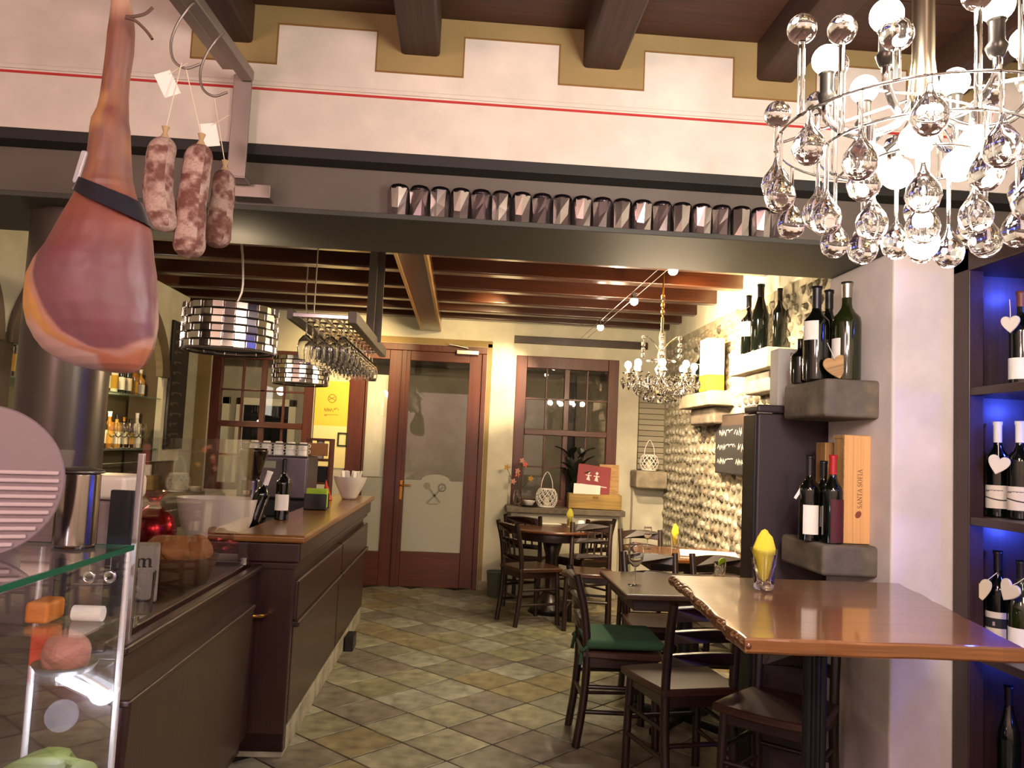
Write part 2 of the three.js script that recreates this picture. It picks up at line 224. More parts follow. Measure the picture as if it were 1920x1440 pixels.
{ // cobble wall: courses of river stones, tilted in turn
  const w = setting('wall_cobbles');
  part(w, 'mortar', muv(span(XR, XR + 0.1, 0, 2.62, ZB - 0.05, -3.62, 0)), M.mortar);
  const cols = [0xc2bca6, 0xb4ac96, 0xd2cbb4, 0x98927f, 0x6e695d, 0xddd6c0, 0xa8957c, 0xc8bd9e], mats = cols.map((c) => std({ color: c, roughness: 0.8, map: tStone, bumpMap: bStone, bumpScale: 0.004 }));
  const geos = []; for (let k = 0; k < 5; k++) { const g = new THREE.IcosahedronGeometry(1, 1), p = g.attributes.position; for (let i = 0; i < p.count; i++) { const x = p.getX(i), y = p.getY(i), z = p.getZ(i), s = 1 + 0.16 * (hash(Math.round((x + k) * 40), Math.round((y - z) * 40)) - 0.5); p.setXYZ(i, x * s, y * s, z * s); } g.computeVertexNormals(); geos.push(g); }
  const list = []; let row = 0;
  for (let y = 0.3; y < 2.6; y += 0.092, row++) for (let z = -8.22 + (row % 2) * 0.05; z < -4.2; z += rr(0.095, 0.14)) list.push([y + rr(-0.014, 0.014), z, (row % 2 ? 1 : -1) * rr(0.2, 1.0), rr(0.036, 0.054), rr(0.026, 0.041), geos[Math.floor(rnd() * 5)], mats[Math.floor(rnd() * 8)]]);
  const vis = (s) => (s[1] < -5.55 && s[0] > 0.72 ? 1 : 0) * 100 + s[1]; list.sort((a, b) => vis(b) - vis(a));
  const rest = [];
  list.forEach((s, i) => { const q = new THREE.Mesh(s[5], s[6]); q.position.set(XR + 0.012, s[0], s[1]); q.rotation.x = s[2]; q.scale.set(0.04, s[4], s[3]); if (i < 296) { q.name = 'stone'; shade(q); w.add(q); } else { q.updateMatrix(); rest.push(s[5].clone().applyMatrix4(q.matrix)); } });
  const o = part(w, 'stones', merge(rest), mats[0]); o.userData.kind = 'stuff';
  part(w, 'plaster_top', muv(span(XR - 0.02, XR + 0.05, 2.6, 2.9, ZB, -3.62, 0.008)), M.plasterBack);
}

// ================================================================ BAR COUNTER AND LOW COUNTER
{
  const b = thing('bar_counter', 'long dark mahogany bar counter with a golden brown top and panelled front', 'counter');
  const za = -3.9, zb = -6.7;
  part(b, 'body', muv(span(-1.0, -0.765, 0.1, 0.95, zb, za, 0.004), 2), M.mahogany);
  part(b, 'end_post', muv(merge([span(-1.0, -0.74, 0.02, 0.95, za, za + 0.06, 0.006)]), 1), M.mahogany);
  part(b, 'top', muv(span(-1.02, -0.69, 0.965, 1.0, zb - 0.06, za + 0.1, 0.012), 2), M.mahoganyTop);  // golden tone partly paints in the reflection of the pendants
  part(b, 'fascia', muv(merge([span(-1.0, -0.715, 0.87, 0.966, zb - 0.04, za + 0.07, 0.012), span(-1.0, -0.735, 0.84, 0.872, zb - 0.02, za + 0.065, 0.006)]), 2), M.mahogany);
  for (let k = 0; k < 2; k++) {
    const z0 = k ? -5.3 : za + 0.02, z1 = k ? zb + 0.02 : -5.27;
    part(b, 'front_panel', muv(merge([span(-0.77, -0.722, 0.6, 0.79, z1, z0, 0.012), span(-0.77, -0.735, 0.13, 0.575, z1, z0, 0.01)]), 2), M.mahogany);
    part(b, 'moulding', muv(span(-0.77, -0.708, 0.572, 0.602, z1, z0, 0.01), 2), M.mahogany);
  }
  part(b, 'plinth', muv(span(-1.0, -0.742, 0, 0.11, zb, za + 0.06, 0.004)), M.stoneLight);
  part(b, 'worktop', span(-1.62, -1.0, 0.86, 0.9, zb, za + 0.03, 0.004), M.steel);
  part(b, 'back_body', muv(span(-1.6, -1.0, 0.02, 0.86, zb, za, 0.004), 2), M.mahogany);
}
single('floor_vent', 'small black vent box standing on the tiles at the foot of the bar', 'vent', span(-0.735, -0.675, 0, 0.1, -5.92, -5.74, 0.006), M.black);
{
  const c = thing('low_counter', 'low dark wooden counter with a rail and ledge, joining display case and bar', 'counter');
  const z0 = -2.3, z1 = -3.832;
  part(c, 'body', muv(span(-1.55, -0.93, 0.02, 0.83, z1, z0, 0.004), 2), M.mahogany);
  part(c, 'top', muv(span(-1.56, -0.9, 0.825, 0.85, z1, z0, 0.006), 2), M.mahogany);
  part(c, 'rail', muv(merge([span(-0.92, -0.875, 0.835, 0.865, z1, z0, 0.01), span(-0.96, -0.935, 0.845, 0.875, z1, z0, 0.008)]), 2), M.mahogany);
  part(c, 'front_panel', muv(span(-0.94, -0.9, 0.1, 0.83, z1 + 0.02, z0, 0.006), 2), M.mahogany);
  const g = extrude(shapeOf([[0, 0], [0, 0.6], [0.035, 0.6], [0.01, 0.02]]), 1.3, 0.006); part(c, 'door_panel', muv(put(g, -0.9, 0.1, z0 - 1.32), 1), M.mahogany);
  part(c, 'ledge', muv(span(-0.92, -0.855, 0.7, 0.722, z0 - 1.34, z0, 0.008), 2), M.mahogany);
  part(c, 'brass_handle', tube([[-0.95, 0.665, -3.80], [-0.945, 0.66, -3.76], [-0.90, 0.652, -3.73], [-0.855, 0.645, -3.76], [-0.85, 0.635, -3.83]], 0.009, 16), M.brass, 'short brass rail');
}
// ================================================================ GLASS DISPLAY CASE
{
  const d = thing('display_case', 'glass food display case with green-edged glass top and steel corner posts', 'display case');
  const x0 = -1.262, x1 = -0.88, z0 = -2.3, z1 = -0.55, T = 1.125;
  part(d, 'base', muv(span(x0 - 0.3, x1, 0.02, 0.45, z0, z1, 0.005), 2), M.mahogany);
  part(d, 'deck', span(x0 - 0.3, x1 - 0.01, 0.45, 0.47, z0 + 0.01, z1, 0.003), M.steel);
  part(d, 'front_glass', span(x1 - 0.006, x1, 0.47, T - 0.005, z0 + 0.015, z1, 0), M.pane);
  part(d, 'end_glass', span(x0, x1 - 0.015, 0.47, T - 0.005, z0, z0 + 0.006, 0), M.pane);
  part(d, 'top_glass', span(x0, x1 - 0.003, T, T + 0.01, z0 + 0.003, z1, 0), M.pane);
  part(d, 'glass_edge', merge([span(x1 - 0.004, x1 + 0.002, T - 0.002, T + 0.012, z0, z1, 0), span(x0, x1, T - 0.001, T + 0.011, z0 - 0.002, z0 + 0.002, 0)]), M.greenEdge, 'thick green edge of the glass top');
  for (const [x, z] of [[x1 - 0.009, z0 + 0.009], [-1.115, z0 + 0.012]]) part(d, 'post', put(cyl(0.0085, 0.0085, T - 0.47, 12), x, (T + 0.47) / 2, z), std({ color: 0xffffff, metalness: 0.6, roughness: 0.25 }));
  part(d, 'back_panel', span(x0 - 0.32, x0 - 0.3, 0.45, 1.1, z0, z1, 0.003), paint(0x8a7f80, 0.5));
  part(d, 'inner_shelf', span(x0 + 0.01, -0.9, 0.822, 0.828, z0 + 0.02, -2.08, 0), M.pane); part(d, 'inner_shelf', span(x0 + 0.01, -0.9, 0.938, 0.944, z0 + 0.02, -2.08, 0), M.pane); part(d, 'food_deck', span(x0, -0.9, 0.53, 0.545, z0 + 0.02, z1, 0.003), paint(0x7d7478, 0.4));
  part(d, 'end_panel', span(x0 - 0.3, x0 - 0.012, 0.47, 1.088, z0, z0 + 0.01, 0.002), paint(0xa6a2b0, 0.35)); part(d, 'worktop', span(x0 - 0.6, x0 - 0.002, 1.09, 1.125, z0, z1, 0.005), M.steel);
  const a = [-1.035, 0.79, -2.27], b = [-0.897, 0.738, -2.255];
  part(d, 'reflection_streak', bar(a, b, 0.013, 10), M.tube); part(d, 'streak_backing', bar([-1.035, 0.826, -2.275], [-0.9, 0.757, -2.262], 0.007, 4), M.white);  // glowing bar stands in for a bright reflection in the case glass
  lamp([-0.97, 0.715, -2.19], 0xe6e8ff, I.tube * 0.7, 2);
  lamp([-1.2, 1.05, -1.3], 0xe6e8ff, I.tube, 2);  // both are unseen lamps, lighting the food in the case
}
const lump = (rx, ry, rz, sd = 1, k = 0.14) => { const g = new THREE.IcosahedronGeometry(1, 4), p = g.attributes.position; for (let i = 0; i < p.count; i++) { const x = p.getX(i), y = p.getY(i), z = p.getZ(i), s = 1 + k * (pn(x * 2 + 9 + sd, y * 2 + z * 2 + 9, 64, 64) - 0.5) * 2; p.setXYZ(i, x * rx * s, Math.max(-0.6, y) * ry * s, z * rz * s); } g.computeVertexNormals(); return g; };
single('cheese', 'orange cheese block in the display case beside the left steel post', 'cheese', put(box(0.06, 0.055, 0.1, 0.01), 0, 0.028, 0), paint(0xc9772c, 0.5), [-1.06, 0.945, -2.22]);
single('salami_pack', 'bright red food pack standing in the display case below the orange cheese', 'food', put(box(0.055, 0.1, 0.07, 0.008), 0, 0.05, 0), paint(0xc23a22, 0.4), [-1.06, 0.829, -2.24]);
{ const t = thing('meat_tray', 'tray of pale pink sliced cured meat in the display case', 'food', [-0.985, 0.829, -2.19]); part(t, 'tray', lathe([[0, 0], [0.065, 0], [0.078, 0.02], [0.073, 0.02], [0.062, 0.006], [0, 0.006]], 28), paint(0x6d6664, 0.4)); part(t, 'meat', put(lump(0.062, 0.06, 0.055, 3), 0, 0.042, 0), std({ color: 0xb3766c, roughness: 0.5 })); }
single('paper_roll', 'white paper roll lying inside the display case near the far glass', 'paper roll', put(cyl(0.02, 0.02, 0.075, 18), 0, 0.02, 0, 0, 0, Math.PI / 2), M.paper, [-0.955, 0.945, -2.23]);
single('lettuce', 'bed of green lettuce leaves at the bottom of the display case', 'food', lump(0.1, 0.05, 0.13, 4, 0.45), paint(0x4a5414, 0.7), [-1.0, 0.576, -2.14]);
single('ham_piece', 'reddish brown piece of cured ham lying before the lettuce in the case', 'food', lump(0.09, 0.06, 0.1, 9), std({ color: 0x4a2430, roughness: 0.5 }), [-1.17, 0.582, -1.9]);
single('label_holder', 'dark upright label holder inside the display case behind the red pack', 'holder', span(-0.02, 0.02, 0, 0.27, -0.008, 0.008, 0.003), M.black, [-1.045, 0.829, -2.265]);
{ const g = shapeOf([[-0.03, 0], [0.02, 0.055], [0.02, -0.045]]); single('price_tag', 'white triangular price tag on the glass top of the display case', 'price tag', put(extrude(g, 0.002, 0), 0, 0.047, 0, 0.2), glow(0xffffff, 0), [-1.04, 1.136, -1.8]).material = M.paper; }
for (const [x, z, l] of [[-0.97, -2.25, 'first ring tag hanging inside the display case by the steel post'], [-0.925, -2.27, 'second ring tag hanging inside the display case beside the dark holder']]) { const t = thing('ring_tag', l, 'tag', [x, 1.055, z]); part(t, 'ring', new THREE.TorusGeometry(0.013, 0.005, 8, 18), M.chrome); part(t, 'wire', bar([0, 0.013, 0], [0, 0.065, 0], 0.0012, 5), M.chrome); }
{ // slicer with a ribbed plate
  const s = thing('meat_slicer', 'pinkish white meat slicer with a round ribbed plate at the left edge', 'slicer', [-1.135, 1.136, -2.0]);
  const sh = new THREE.Shape(); sh.absarc(0, 0, 0.178, 0, Math.PI * 2); part(s, 'plate', put(extrude(sh, 0.012, 0.003, 40), 0, 0.178, 0, 0.35), paint(0x7d6c70, 0.35, 0.1));
  for (let k = 0; k < 10; k++) { const y = 0.03 + k * 0.019, w = 2 * Math.sqrt(Math.max(0.001, 0.17 ** 2 - (y - 0.178) ** 2)); part(s, 'rib', put(put(box(w, 0.011, 0.012, 0.004), 0, y, 0.018), 0, 0, 0, 0.35), paint(0xb5a3a4, 0.3, 0.1)); }
  part(s, 'blade_cover', put(put(cyl(0.07, 0.075, 0.03, 28), 0, 0, 0, 0, Math.PI / 2), -0.05, 0.25, 0.04, 0.35), paint(0x8d7478, 0.35, 0.3));
  part(s, 'knob', put(sph(0.02), -0.05, 0.25, 0.075), M.black); part(s, 'body', span(-0.25, 0.02, 0, 0.08, -0.2, -0.03, 0.02), paint(0x8f7c7e, 0.4));
}
{ const c = thing('steel_canister', 'tall polished steel canister with a flat lid behind the display case top', 'canister', [-1.005, 1.136, -2.225]); part(c, 'body', lathe([[0, 0], [0.05, 0], [0.053, 0.01], [0.052, 0.19], [0.046, 0.195], [0, 0.195]], 32), std({ color: 0x9a8f88, metalness: 1, roughness: 0.18 })); part(c, 'lid', lathe([[0, 0.195], [0.06, 0.195], [0.06, 0.203], [0.02, 0.21], [0, 0.21]], 32), M.steel); }
{ const c = thing('sneeze_guard', 'clear glass screen standing along the low counter with steel clips', 'glass screen'); part(c, 'pane', span(-0.935, -0.928, 0.876, 1.43, -3.72, -2.45, 0), M.pane); part(c, 'pane', span(-1.42, -0.91, 1.14, 1.385, -2.385, -2.379, 0), M.pane); for (const z of [-2.47, -3.7]) part(c, 'clip', span(-0.942, -0.921, 0.876, 0.91, z - 0.012, z + 0.012, 0.003), M.chrome); part(c, 'clip', put(cyl(0.008, 0.008, 0.04, 10), -1.36, 1.385, -2.382, 0, 0, Math.PI / 2), M.chrome); part(c, 'bracket', span(-0.918, -0.9, 0.86, 1.385, -2.39, -2.375, 0.003), M.steel); }
single('display_board', 'narrow black upright board on the low counter just behind the display case', 'board', span(-0.035, 0.035, 0, 0.42, -0.01, 0.01, 0.004), paint(0x14161f, 0.5), [-0.99, 0.851, -2.48]);
{ const t = thing('tumbler', 'tall clear water glass on the low counter in front of the bread basket', 'glass', [-0.99, 0.851, -2.7]); part(t, 'glass', lathe([[0, 0], [0.027, 0], [0.033, 0.15], [0.031, 0.15], [0.025, 0.012], [0, 0.012]], 24), M.glass); }
{ // tin with a letter
  const t = thing('tin_canister', 'white canister with a black letter m, by the bread basket', 'canister', [-1.1, 0.851, -2.98], 0.35);
  part(t, 'body', put(box(0.1, 0.2, 0.09, 0.01), 0, 0.1, 0), paint(0xa79a90, 0.6));
  part(t, 'lettering', put(new THREE.PlaneGeometry(0.07, 0.07), 0, 0.14, 0.0462), std({ map: canvasTex(128, 128, (c, w, h) => { c.fillStyle = '#a79a90'; c.fillRect(0, 0, w, h); c.fillStyle = '#2a2527'; c.font = 'bold 110px serif'; c.textAlign = 'center'; c.fillText('m', 64, 96); }), roughness: 0.6 }));
}
{ // bread basket
  const b = thing('bread_basket', 'brown bread basket with loaves on the low counter behind the glass screen', 'basket', [-1.1, 0.851, -3.35]);
  part(b, 'basket', lathe([[0, 0], [0.11, 0], [0.15, 0.11], [0.14, 0.11], [0.1, 0.012], [0, 0.012]], 26), std({ color: 0x7a4a2c, roughness: 0.8, map: rep(tWood, 1, 6) }));
  for (let k = 0; k < 3; k++) part(b, 'loaf', put(lump(0.085, 0.06, 0.055, k + 20), -0.06 + k * 0.06, 0.125, (k % 2) * 0.05 - 0.02, k), paint(0xa86a38, 0.75));
}
{ const c = thing('foil_cake', 'shiny red foil-wrapped cake with a gathered top behind the glass screen', 'wrapped cake', [-1.47, 0.901, -4.05]); part(c, 'wrap', lathe([[0, 0], [0.1, 0], [0.115, 0.07], [0.1, 0.14], [0.03, 0.19], [0.018, 0.2], [0.06, 0.26], [0, 0.21]], 11), std({ color: 0x9c1420, metalness: 0.8, roughness: 0.22 })); part(c, 'ribbon', put(new THREE.TorusGeometry(0.021, 0.006, 6, 16), 0, 0.2, 0, 0, Math.PI / 2), M.capRed); }
{ const c = thing('foil_parcel', 'smaller dark red foil parcel in front of the white ice bowl', 'parcel', [-1.12, 0.901, -3.98]); part(c, 'wrap', put(lump(0.09, 0.06, 0.05, 31, 0.5), 0, 0.04, 0), std({ color: 0x6a1418, metalness: 0.7, roughness: 0.25 })); }
{ // ice bowl and its bottle
  const b = thing('ice_bowl', 'large oval white ice bowl on the bar behind the glass screen', 'bowl', [-1.235, 0.901, -4.3]);
  const g = lathe([[0, 0], [0.6, 0], [0.75, 0.1], [0.9, 0.5], [1, 1], [0.96, 1], [0.86, 0.5], [0.7, 0.14], [0, 0.1]], 40); g.scale(0.212, 0.22, 0.16); g.computeVertexNormals(); part(b, 'bowl', g, std({ color: 0xcfc6b8, roughness: 0.35 }));
}
function bottle(name, label, p, o = {}) {
  const { h = 0.31, r = 0.038, kind = 'b', m = M.bottle, cap = M.capDark, capH = 0.2, paper = M.paper, ly = [0.16, 0.42], turn = 0, wrap = 2.4, cat = 'bottle', group } = o;
  const t = thing(name, label, cat, p, turn, group), n = Math.max(0.0125, r * 0.34);
  const pr = kind === 'b' ? [[0, 0.02], [r * 0.8, 0], [r, 0.012], [r, 0.58], [r * 0.94, 0.64], [r * 0.6, 0.69], [n * 1.15, 0.74], [n, 0.78], [n, 0.97], [n * 1.15, 0.975], [n * 1.15, 0.995], [0, 1]]
    : [[0, 0.02], [r * 0.8, 0], [r, 0.012], [r, 0.45], [r * 0.92, 0.55], [r * 0.66, 0.65], [n * 1.3, 0.75], [n, 0.82], [n, 0.97], [n * 1.15, 0.975], [n * 1.15, 0.995], [0, 1]];
  part(t, 'glass', lathe(pr.map(([a, b]) => [a, b * h]), 28), m);
  if (cap) part(t, 'capsule', lathe([[n * 1.06, h * (1 - capH)], [n * 1.08, h * 0.96], [n * 1.24, h * 0.972], [n * 1.24, h * 1.002], [0, h * 1.004]], 20), cap);
  if (paper) part(t, 'label', put(new THREE.CylinderGeometry(r + 0.0008, r + 0.0008, h * (ly[1] - ly[0]), 24, 1, true, -wrap / 2, wrap), 0, h * (ly[0] + ly[1]) / 2, 0), paper);
  return t;
}
{ const t = bottle('wine_bottle', 'bottle with a white neck leaning in the white ice bowl', [-1.07, 0.97, -4.3], { cap: M.white, capH: 0.3, paper: null }); t.rotation.z = -0.28; }
bottle('wine_bottle', 'dark wine bottle standing alone on the bar top by the ice bowl', [-0.955, 1.001, -4.5], { h: 0.33, kind: 'b' });
{ const n = thing('napkin_holder', 'black napkin holder with yellow-green napkins on the bar top', 'napkin holder', [-0.9, 1.001, -5.25]); part(n, 'holder', merge([span(-0.07, 0.07, 0, 0.1, -0.06, -0.045), span(-0.07, 0.07, 0, 0.1, 0.045, 0.06), span(-0.07, 0.07, 0, 0.01, -0.06, 0.06)]), M.black); for (let k = 0; k < 4; k++) part(n, 'napkin', put(box(0.13, 0.12, 0.014, 0.005), 0, 0.07, -0.03 + k * 0.02, 0, rr(-0.05, 0.05), rr(-0.1, 0.1)), M.napGreen); }
{ // bowl of cutlery bags
  const b = thing('serving_bowl', 'white flared bowl full of paper cutlery bags at the end of the bar', 'bowl', [-0.83, 1.001, -6.25]); part(b, 'bowl', lathe([[0, 0], [0.05, 0], [0.06, 0.02], [0.11, 0.12], [0.125, 0.17], [0.117, 0.17], [0.1, 0.12], [0.05, 0.03], [0, 0.025]], 30), std({ color: 0xcac3ba, roughness: 0.35 }));
  for (let k = 0; k < 9; k++) part(b, 'bag', put(put(box(0.03, 0.13, 0.006, 0.002), 0, 0.065, 0), Math.sin(k) * 0.05, 0.09, Math.cos(k * 1.7) * 0.05, k, 0.25, 0.1), M.paper);
}
single('paper_cone', 'red paper cone standing on the bar beside the white flared bowl', 'paper', put(new THREE.ConeGeometry(0.04, 0.15, 14), 0, 0.075, 0, 0, 0, 0.1), paint(0xc0381c, 0.6), [-0.98, 1.001, -6.1]);
{ // espresso machine
  const e = thing('espresso_machine', 'grey chrome espresso machine on the bar worktop with cups on top', 'coffee machine', [-1.29, 0.901, -5.9], 0);
  part(e, 'body', span(-0.24, 0.24, 0.12, 0.42, -0.2, 0.2, 0.02), std({ color: 0x6f6870, metalness: 0.8, roughness: 0.3 })); part(e, 'base', span(-0.25, 0.25, 0, 0.12, -0.22, 0.22, 0.015), M.black); part(e, 'cup_rail', merge([bar([-0.23, 0.5, 0.2], [0.23, 0.5, 0.2], 0.006), bar([-0.23, 0.5, -0.2], [0.23, 0.5, -0.2], 0.006), ...[-0.23, 0, 0.23].map((x) => bar([x, 0.42, 0.2], [x, 0.5, 0.2], 0.005))]), M.chrome);
  part(e, 'name_plate', span(-0.14, 0.02, 0.33, 0.38, 0.2, 0.206, 0.002), paint(0x9c9a86, 0.5)); for (const x of [-0.1, 0.1]) part(e, 'group_head', merge([put(cyl(0.03, 0.035, 0.06, 18), x, 0.24, 0.24), bar([x, 0.22, 0.26], [x, 0.2, 0.4], 0.012)]), M.chrome);
  const n = ['in the first', 'in the second', 'in the third', 'in the fourth', 'in the fifth']; for (let k = 0; k < 5; k++) for (let j = 0; j < 2; j++) { const c = thing('coffee_cup', (j ? 'upper' : 'lower') + ' upturned white coffee cup ' + n[k] + ' stack from the left on the espresso machine', 'cup', [-1.46 + k * 0.085, 1.322 + j * 0.04, -5.85], 0, 'coffee cups on the espresso machine'); part(c, 'cup', lathe([[0, 0.055], [0.02, 0.055], [0.026, 0.05], [0.036, 0.015], [0.038, 0], [0.034, 0], [0.022, 0.046], [0, 0.05]], 16), M.white); part(c, 'ear', put(new THREE.TorusGeometry(0.012, 0.0035, 6, 12), 0.038, 0.03, 0), M.white); }
}
{ const c = thing('chrome_grinder', 'dark chrome coffee grinder to the left of the espresso machine', 'grinder', [-1.3, 0.901, -5.2]); part(c, 'body', lathe([[0, 0], [0.1, 0], [0.1, 0.05], [0.06, 0.08], [0.065, 0.26], [0.045, 0.3], [0, 0.3]], 24), std({ color: 0x504a52, metalness: 0.9, roughness: 0.15 })); part(c, 'hopper', lathe([[0, 0.3], [0.05, 0.3], [0.09, 0.45], [0.09, 0.47], [0, 0.47]], 24), std({ color: 0x1c1412, roughness: 0.1, clearcoat: 1 })); part(c, 'spout', put(box(0.04, 0.03, 0.08, 0.006), 0, 0.2, 0.09), M.chrome); }
{ const c = thing('menu_rack', 'reddish box shelf at the end of the bar below the bright poster', 'shelf', [-1.12, 0.901, -6.55]); part(c, 'side', merge([span(-0.1, -0.08, 0, 0.55, -0.08, 0.08), span(0.08, 0.1, 0, 0.55, -0.08, 0.08)]), M.redwood); for (const y of [0.01, 0.2, 0.38, 0.54]) part(c, 'shelf', span(-0.08, 0.08, y - 0.01, y + 0.01, -0.08, 0.08, 0.003), M.redwood); part(c, 'box', span(-0.07, 0.07, 0.21, 0.33, -0.06, 0.06), M.black); part(c, 'bottle', put(cyl(0.03, 0.03, 0.14, 14), 0, 0.46, 0), M.cream); }
single('tan_carton', 'small tan carton lying on the espresso machine by the poster', 'box', put(box(0.16, 0.09, 0.12, 0.005), 0, 0.045, 0, 0.2), paint(0x8a5e38, 0.8), [-1.05, 1.325, -5.98]);
{ // wall poster (flat print)
  const t = canvasTex(256, 640, (c, w, h) => { c.fillStyle = '#e6c94e'; c.fillRect(0, 0, w, h); c.fillStyle = '#efe3a4'; c.fillRect(0, h * 0.52, w, h * 0.48); c.strokeStyle = '#8a7420'; c.lineWidth = 6; c.beginPath(); c.arc(w / 2, 130, 30, 0, 7); c.stroke(); c.beginPath(); c.moveTo(w / 2 - 24, 118); c.lineTo(w / 2 + 24, 142); c.moveTo(w / 2 - 24, 140); c.lineTo(w / 2 + 20, 116); c.stroke(); c.lineWidth = 5; scribble(c, 70, 215, 116, 30); c.lineWidth = 3; scribble(c, 70, 255, 116, 14); });
  const p = thing('wall_poster', 'bright yellow poster with a round emblem on the wall left of the door', 'poster', [-1.33, 1.6, ZB + 0.01]); part(p, 'board', span(-0.17, 0.17, -0.44, 0.44, -0.008, 0.008, 0.002), M.cream); part(p, 'print', put(new THREE.PlaneGeometry(0.335, 0.87), 0, 0, 0.0095), std({ map: t, roughness: 0.7 }));
}
single('small_frame', 'small dark picture frame on the wall under the yellow poster', 'picture', merge([span(-0.05, 0.05, -0.07, -0.055, 0, 0.015), span(-0.05, 0.05, 0.055, 0.07, 0, 0.015), span(-0.05, -0.035, -0.07, 0.07, 0, 0.015), span(0.035, 0.05, -0.07, 0.07, 0, 0.015)]), paint(0x26311f, 0.6), [-1.2, 1.45, ZB + 0.02]);

// ================================================================ TABLES AND CHAIRS
function rail(w, h, arch, t = 0.018, bend = 0.03) {
  const s = new THREE.Shape(); s.moveTo(-w / 2, 0); s.quadraticCurveTo(0, arch * 1.5, w / 2, 0); s.lineTo(w / 2, h); s.quadraticCurveTo(0, h + arch * 2, -w / 2, h); s.closePath();
  const g = new THREE.ExtrudeGeometry(s, { depth: t, bevelEnabled: true, bevelSize: 0.003, bevelThickness: 0.003, bevelSegments: 1, curveSegments: 14 }), p = g.attributes.position;
  for (let i = 0; i < p.count; i++) p.setZ(i, p.getZ(i) - t / 2 - bend * (1 - (2 * p.getX(i) / w) ** 2)); g.computeVertexNormals(); return muv(g, 0);
}
function chairProto(kind, label, p, ry) {
  const t = thing('dining_chair', label, 'chair', p, ry, 'dark wooden dining chairs');
  const s = new THREE.Shape(); s.moveTo(-0.17, -0.2); s.lineTo(0.17, -0.2); s.quadraticCurveTo(0.2, 0, 0.205, 0.17); s.quadraticCurveTo(0, 0.225, -0.205, 0.17); s.quadraticCurveTo(-0.2, 0, -0.17, -0.2);
  part(t, 'seat', muv(put(extrude(s, 0.022, 0.006, 10), 0, 0.46, 0, 0, Math.PI / 2), 0), M.chairSeat);
  const m = M.chair, X = 0.16;
  for (const k of [-1, 1]) {
    part(t, 'leg', muv(tube([[k * 0.178, 0, 0.165], [k * 0.176, 0.2, 0.16], [k * 0.17, 0.435, 0.15]], 0.02, 6, 8), 1), m);
    part(t, 'back_post', muv(tube([[k * X, 0, -0.225], [k * X, 0.22, -0.195], [k * X, 0.45, -0.185], [k * X, 0.65, -0.205], [k * (X + 0.005), 0.83, -0.25]], 0.0205, 14, 8), 1), m);
    for (const [y, q] of [[0.17, 0.178], [0.29, 0.176]]) part(t, 'side_stretcher', muv(bar([k * q, y, 0.16], [k * X, y, -0.2], 0.011), 2), m);
    part(t, 'apron', muv(put(box(0.02, 0.05, 0.33, 0.004), k * 0.165, 0.41, -0.02), 2), m);
  }
  part(t, 'front_stretcher', muv(bar([-0.178, 0.24, 0.16], [0.178, 0.24, 0.16], 0.012), 0), m); part(t, 'rear_stretcher', muv(bar([-X, 0.23, -0.195], [X, 0.23, -0.195], 0.011), 0), m);
  part(t, 'apron', muv(put(box(0.33, 0.05, 0.02, 0.004), 0, 0.41, 0.15), 0), m); part(t, 'apron', muv(put(box(0.3, 0.05, 0.02, 0.004), 0, 0.41, -0.185), 0), m);
  const w = 2 * X - 0.02;
  part(t, 'top_rail', put(rail(w + 0.02, 0.055, 0.02), 0, 0.755, -0.232, 0, -0.22), m);
  if (kind === 'ladder') { part(t, 'back_rail', put(rail(w, 0.045, 0.018), 0, 0.66, -0.208, 0, -0.15), m); part(t, 'back_rail', put(rail(w, 0.045, 0.016), 0, 0.56, -0.195, 0, -0.08), m); }
  else {
    part(t, 'back_rail', put(rail(w, 0.035, 0.012), 0, 0.66, -0.208, 0, -0.15), m); part(t, 'back_rail', put(rail(w, 0.035, 0.008), 0, 0.53, -0.192, 0, -0.06), m);
    for (const k of [-1.5, -0.5, 0.5, 1.5]) { const x = k * 0.06, z = -0.03 * (1 - (2 * x / w) ** 2); part(t, 'spindle', bar([x, 0.55, -0.195 + z], [x, 0.685, -0.213 + z], 0.009), m); part(t, 'spindle', bar([x, 0.69, -0.215 + z], [x, 0.78, -0.235 + z], 0.008), m); }
  }
  return t;
}
const face = (x, z) => Math.atan2(x, z);
const ladder = chairProto('ladder', 'dark wooden chair with green seat cushion, seen from its side in the aisle', [0.86, 0, -4.22], face(1, 0.02));
again(ladder, 'dark wooden chair turned towards the high table, its plain seat nearest us', [1.335, 0, -3.285], face(-0.656, 0.754));
again(ladder, 'dark ladder-back chair seen from behind, tucked at the near side of the wine glass table', [1.03, 0, -3.67], face(-0.2, -0.98));
again(ladder, 'dark chair facing us behind the wine glass table, its arched back left of another', [1.225, 0, -4.84], face(0.05, 1));
again(ladder, 'dark chair facing us whose back shows a lime glass in front, by the tall cabinet', [1.65, 0, -4.86], face(-0.03, 1));
again(ladder, 'dark chair before the white niche wall, at the far side of the menu table', [1.49, 0, -6.33], face(0.02, 1));
const spin = chairProto('spindle', 'dark spindle-back chair at the left side of the round table by the door', [0.64, 0, -6.9], face(0.9, -0.42));
again(spin, 'dark spindle-back chair seen from behind at the near right of the round table', [1.1, 0, -6.72], face(-0.2, -0.98));
again(spin, 'dark spindle-back chair behind the round table, back to the window by the wicker lantern', [0.68, 0, -7.7], face(0.35, 0.93));
again(spin, 'dark spindle-back chair behind the round table, in front of the wooden crate on the sill', [1.17, 0, -7.6], face(-0.55, 0.83));
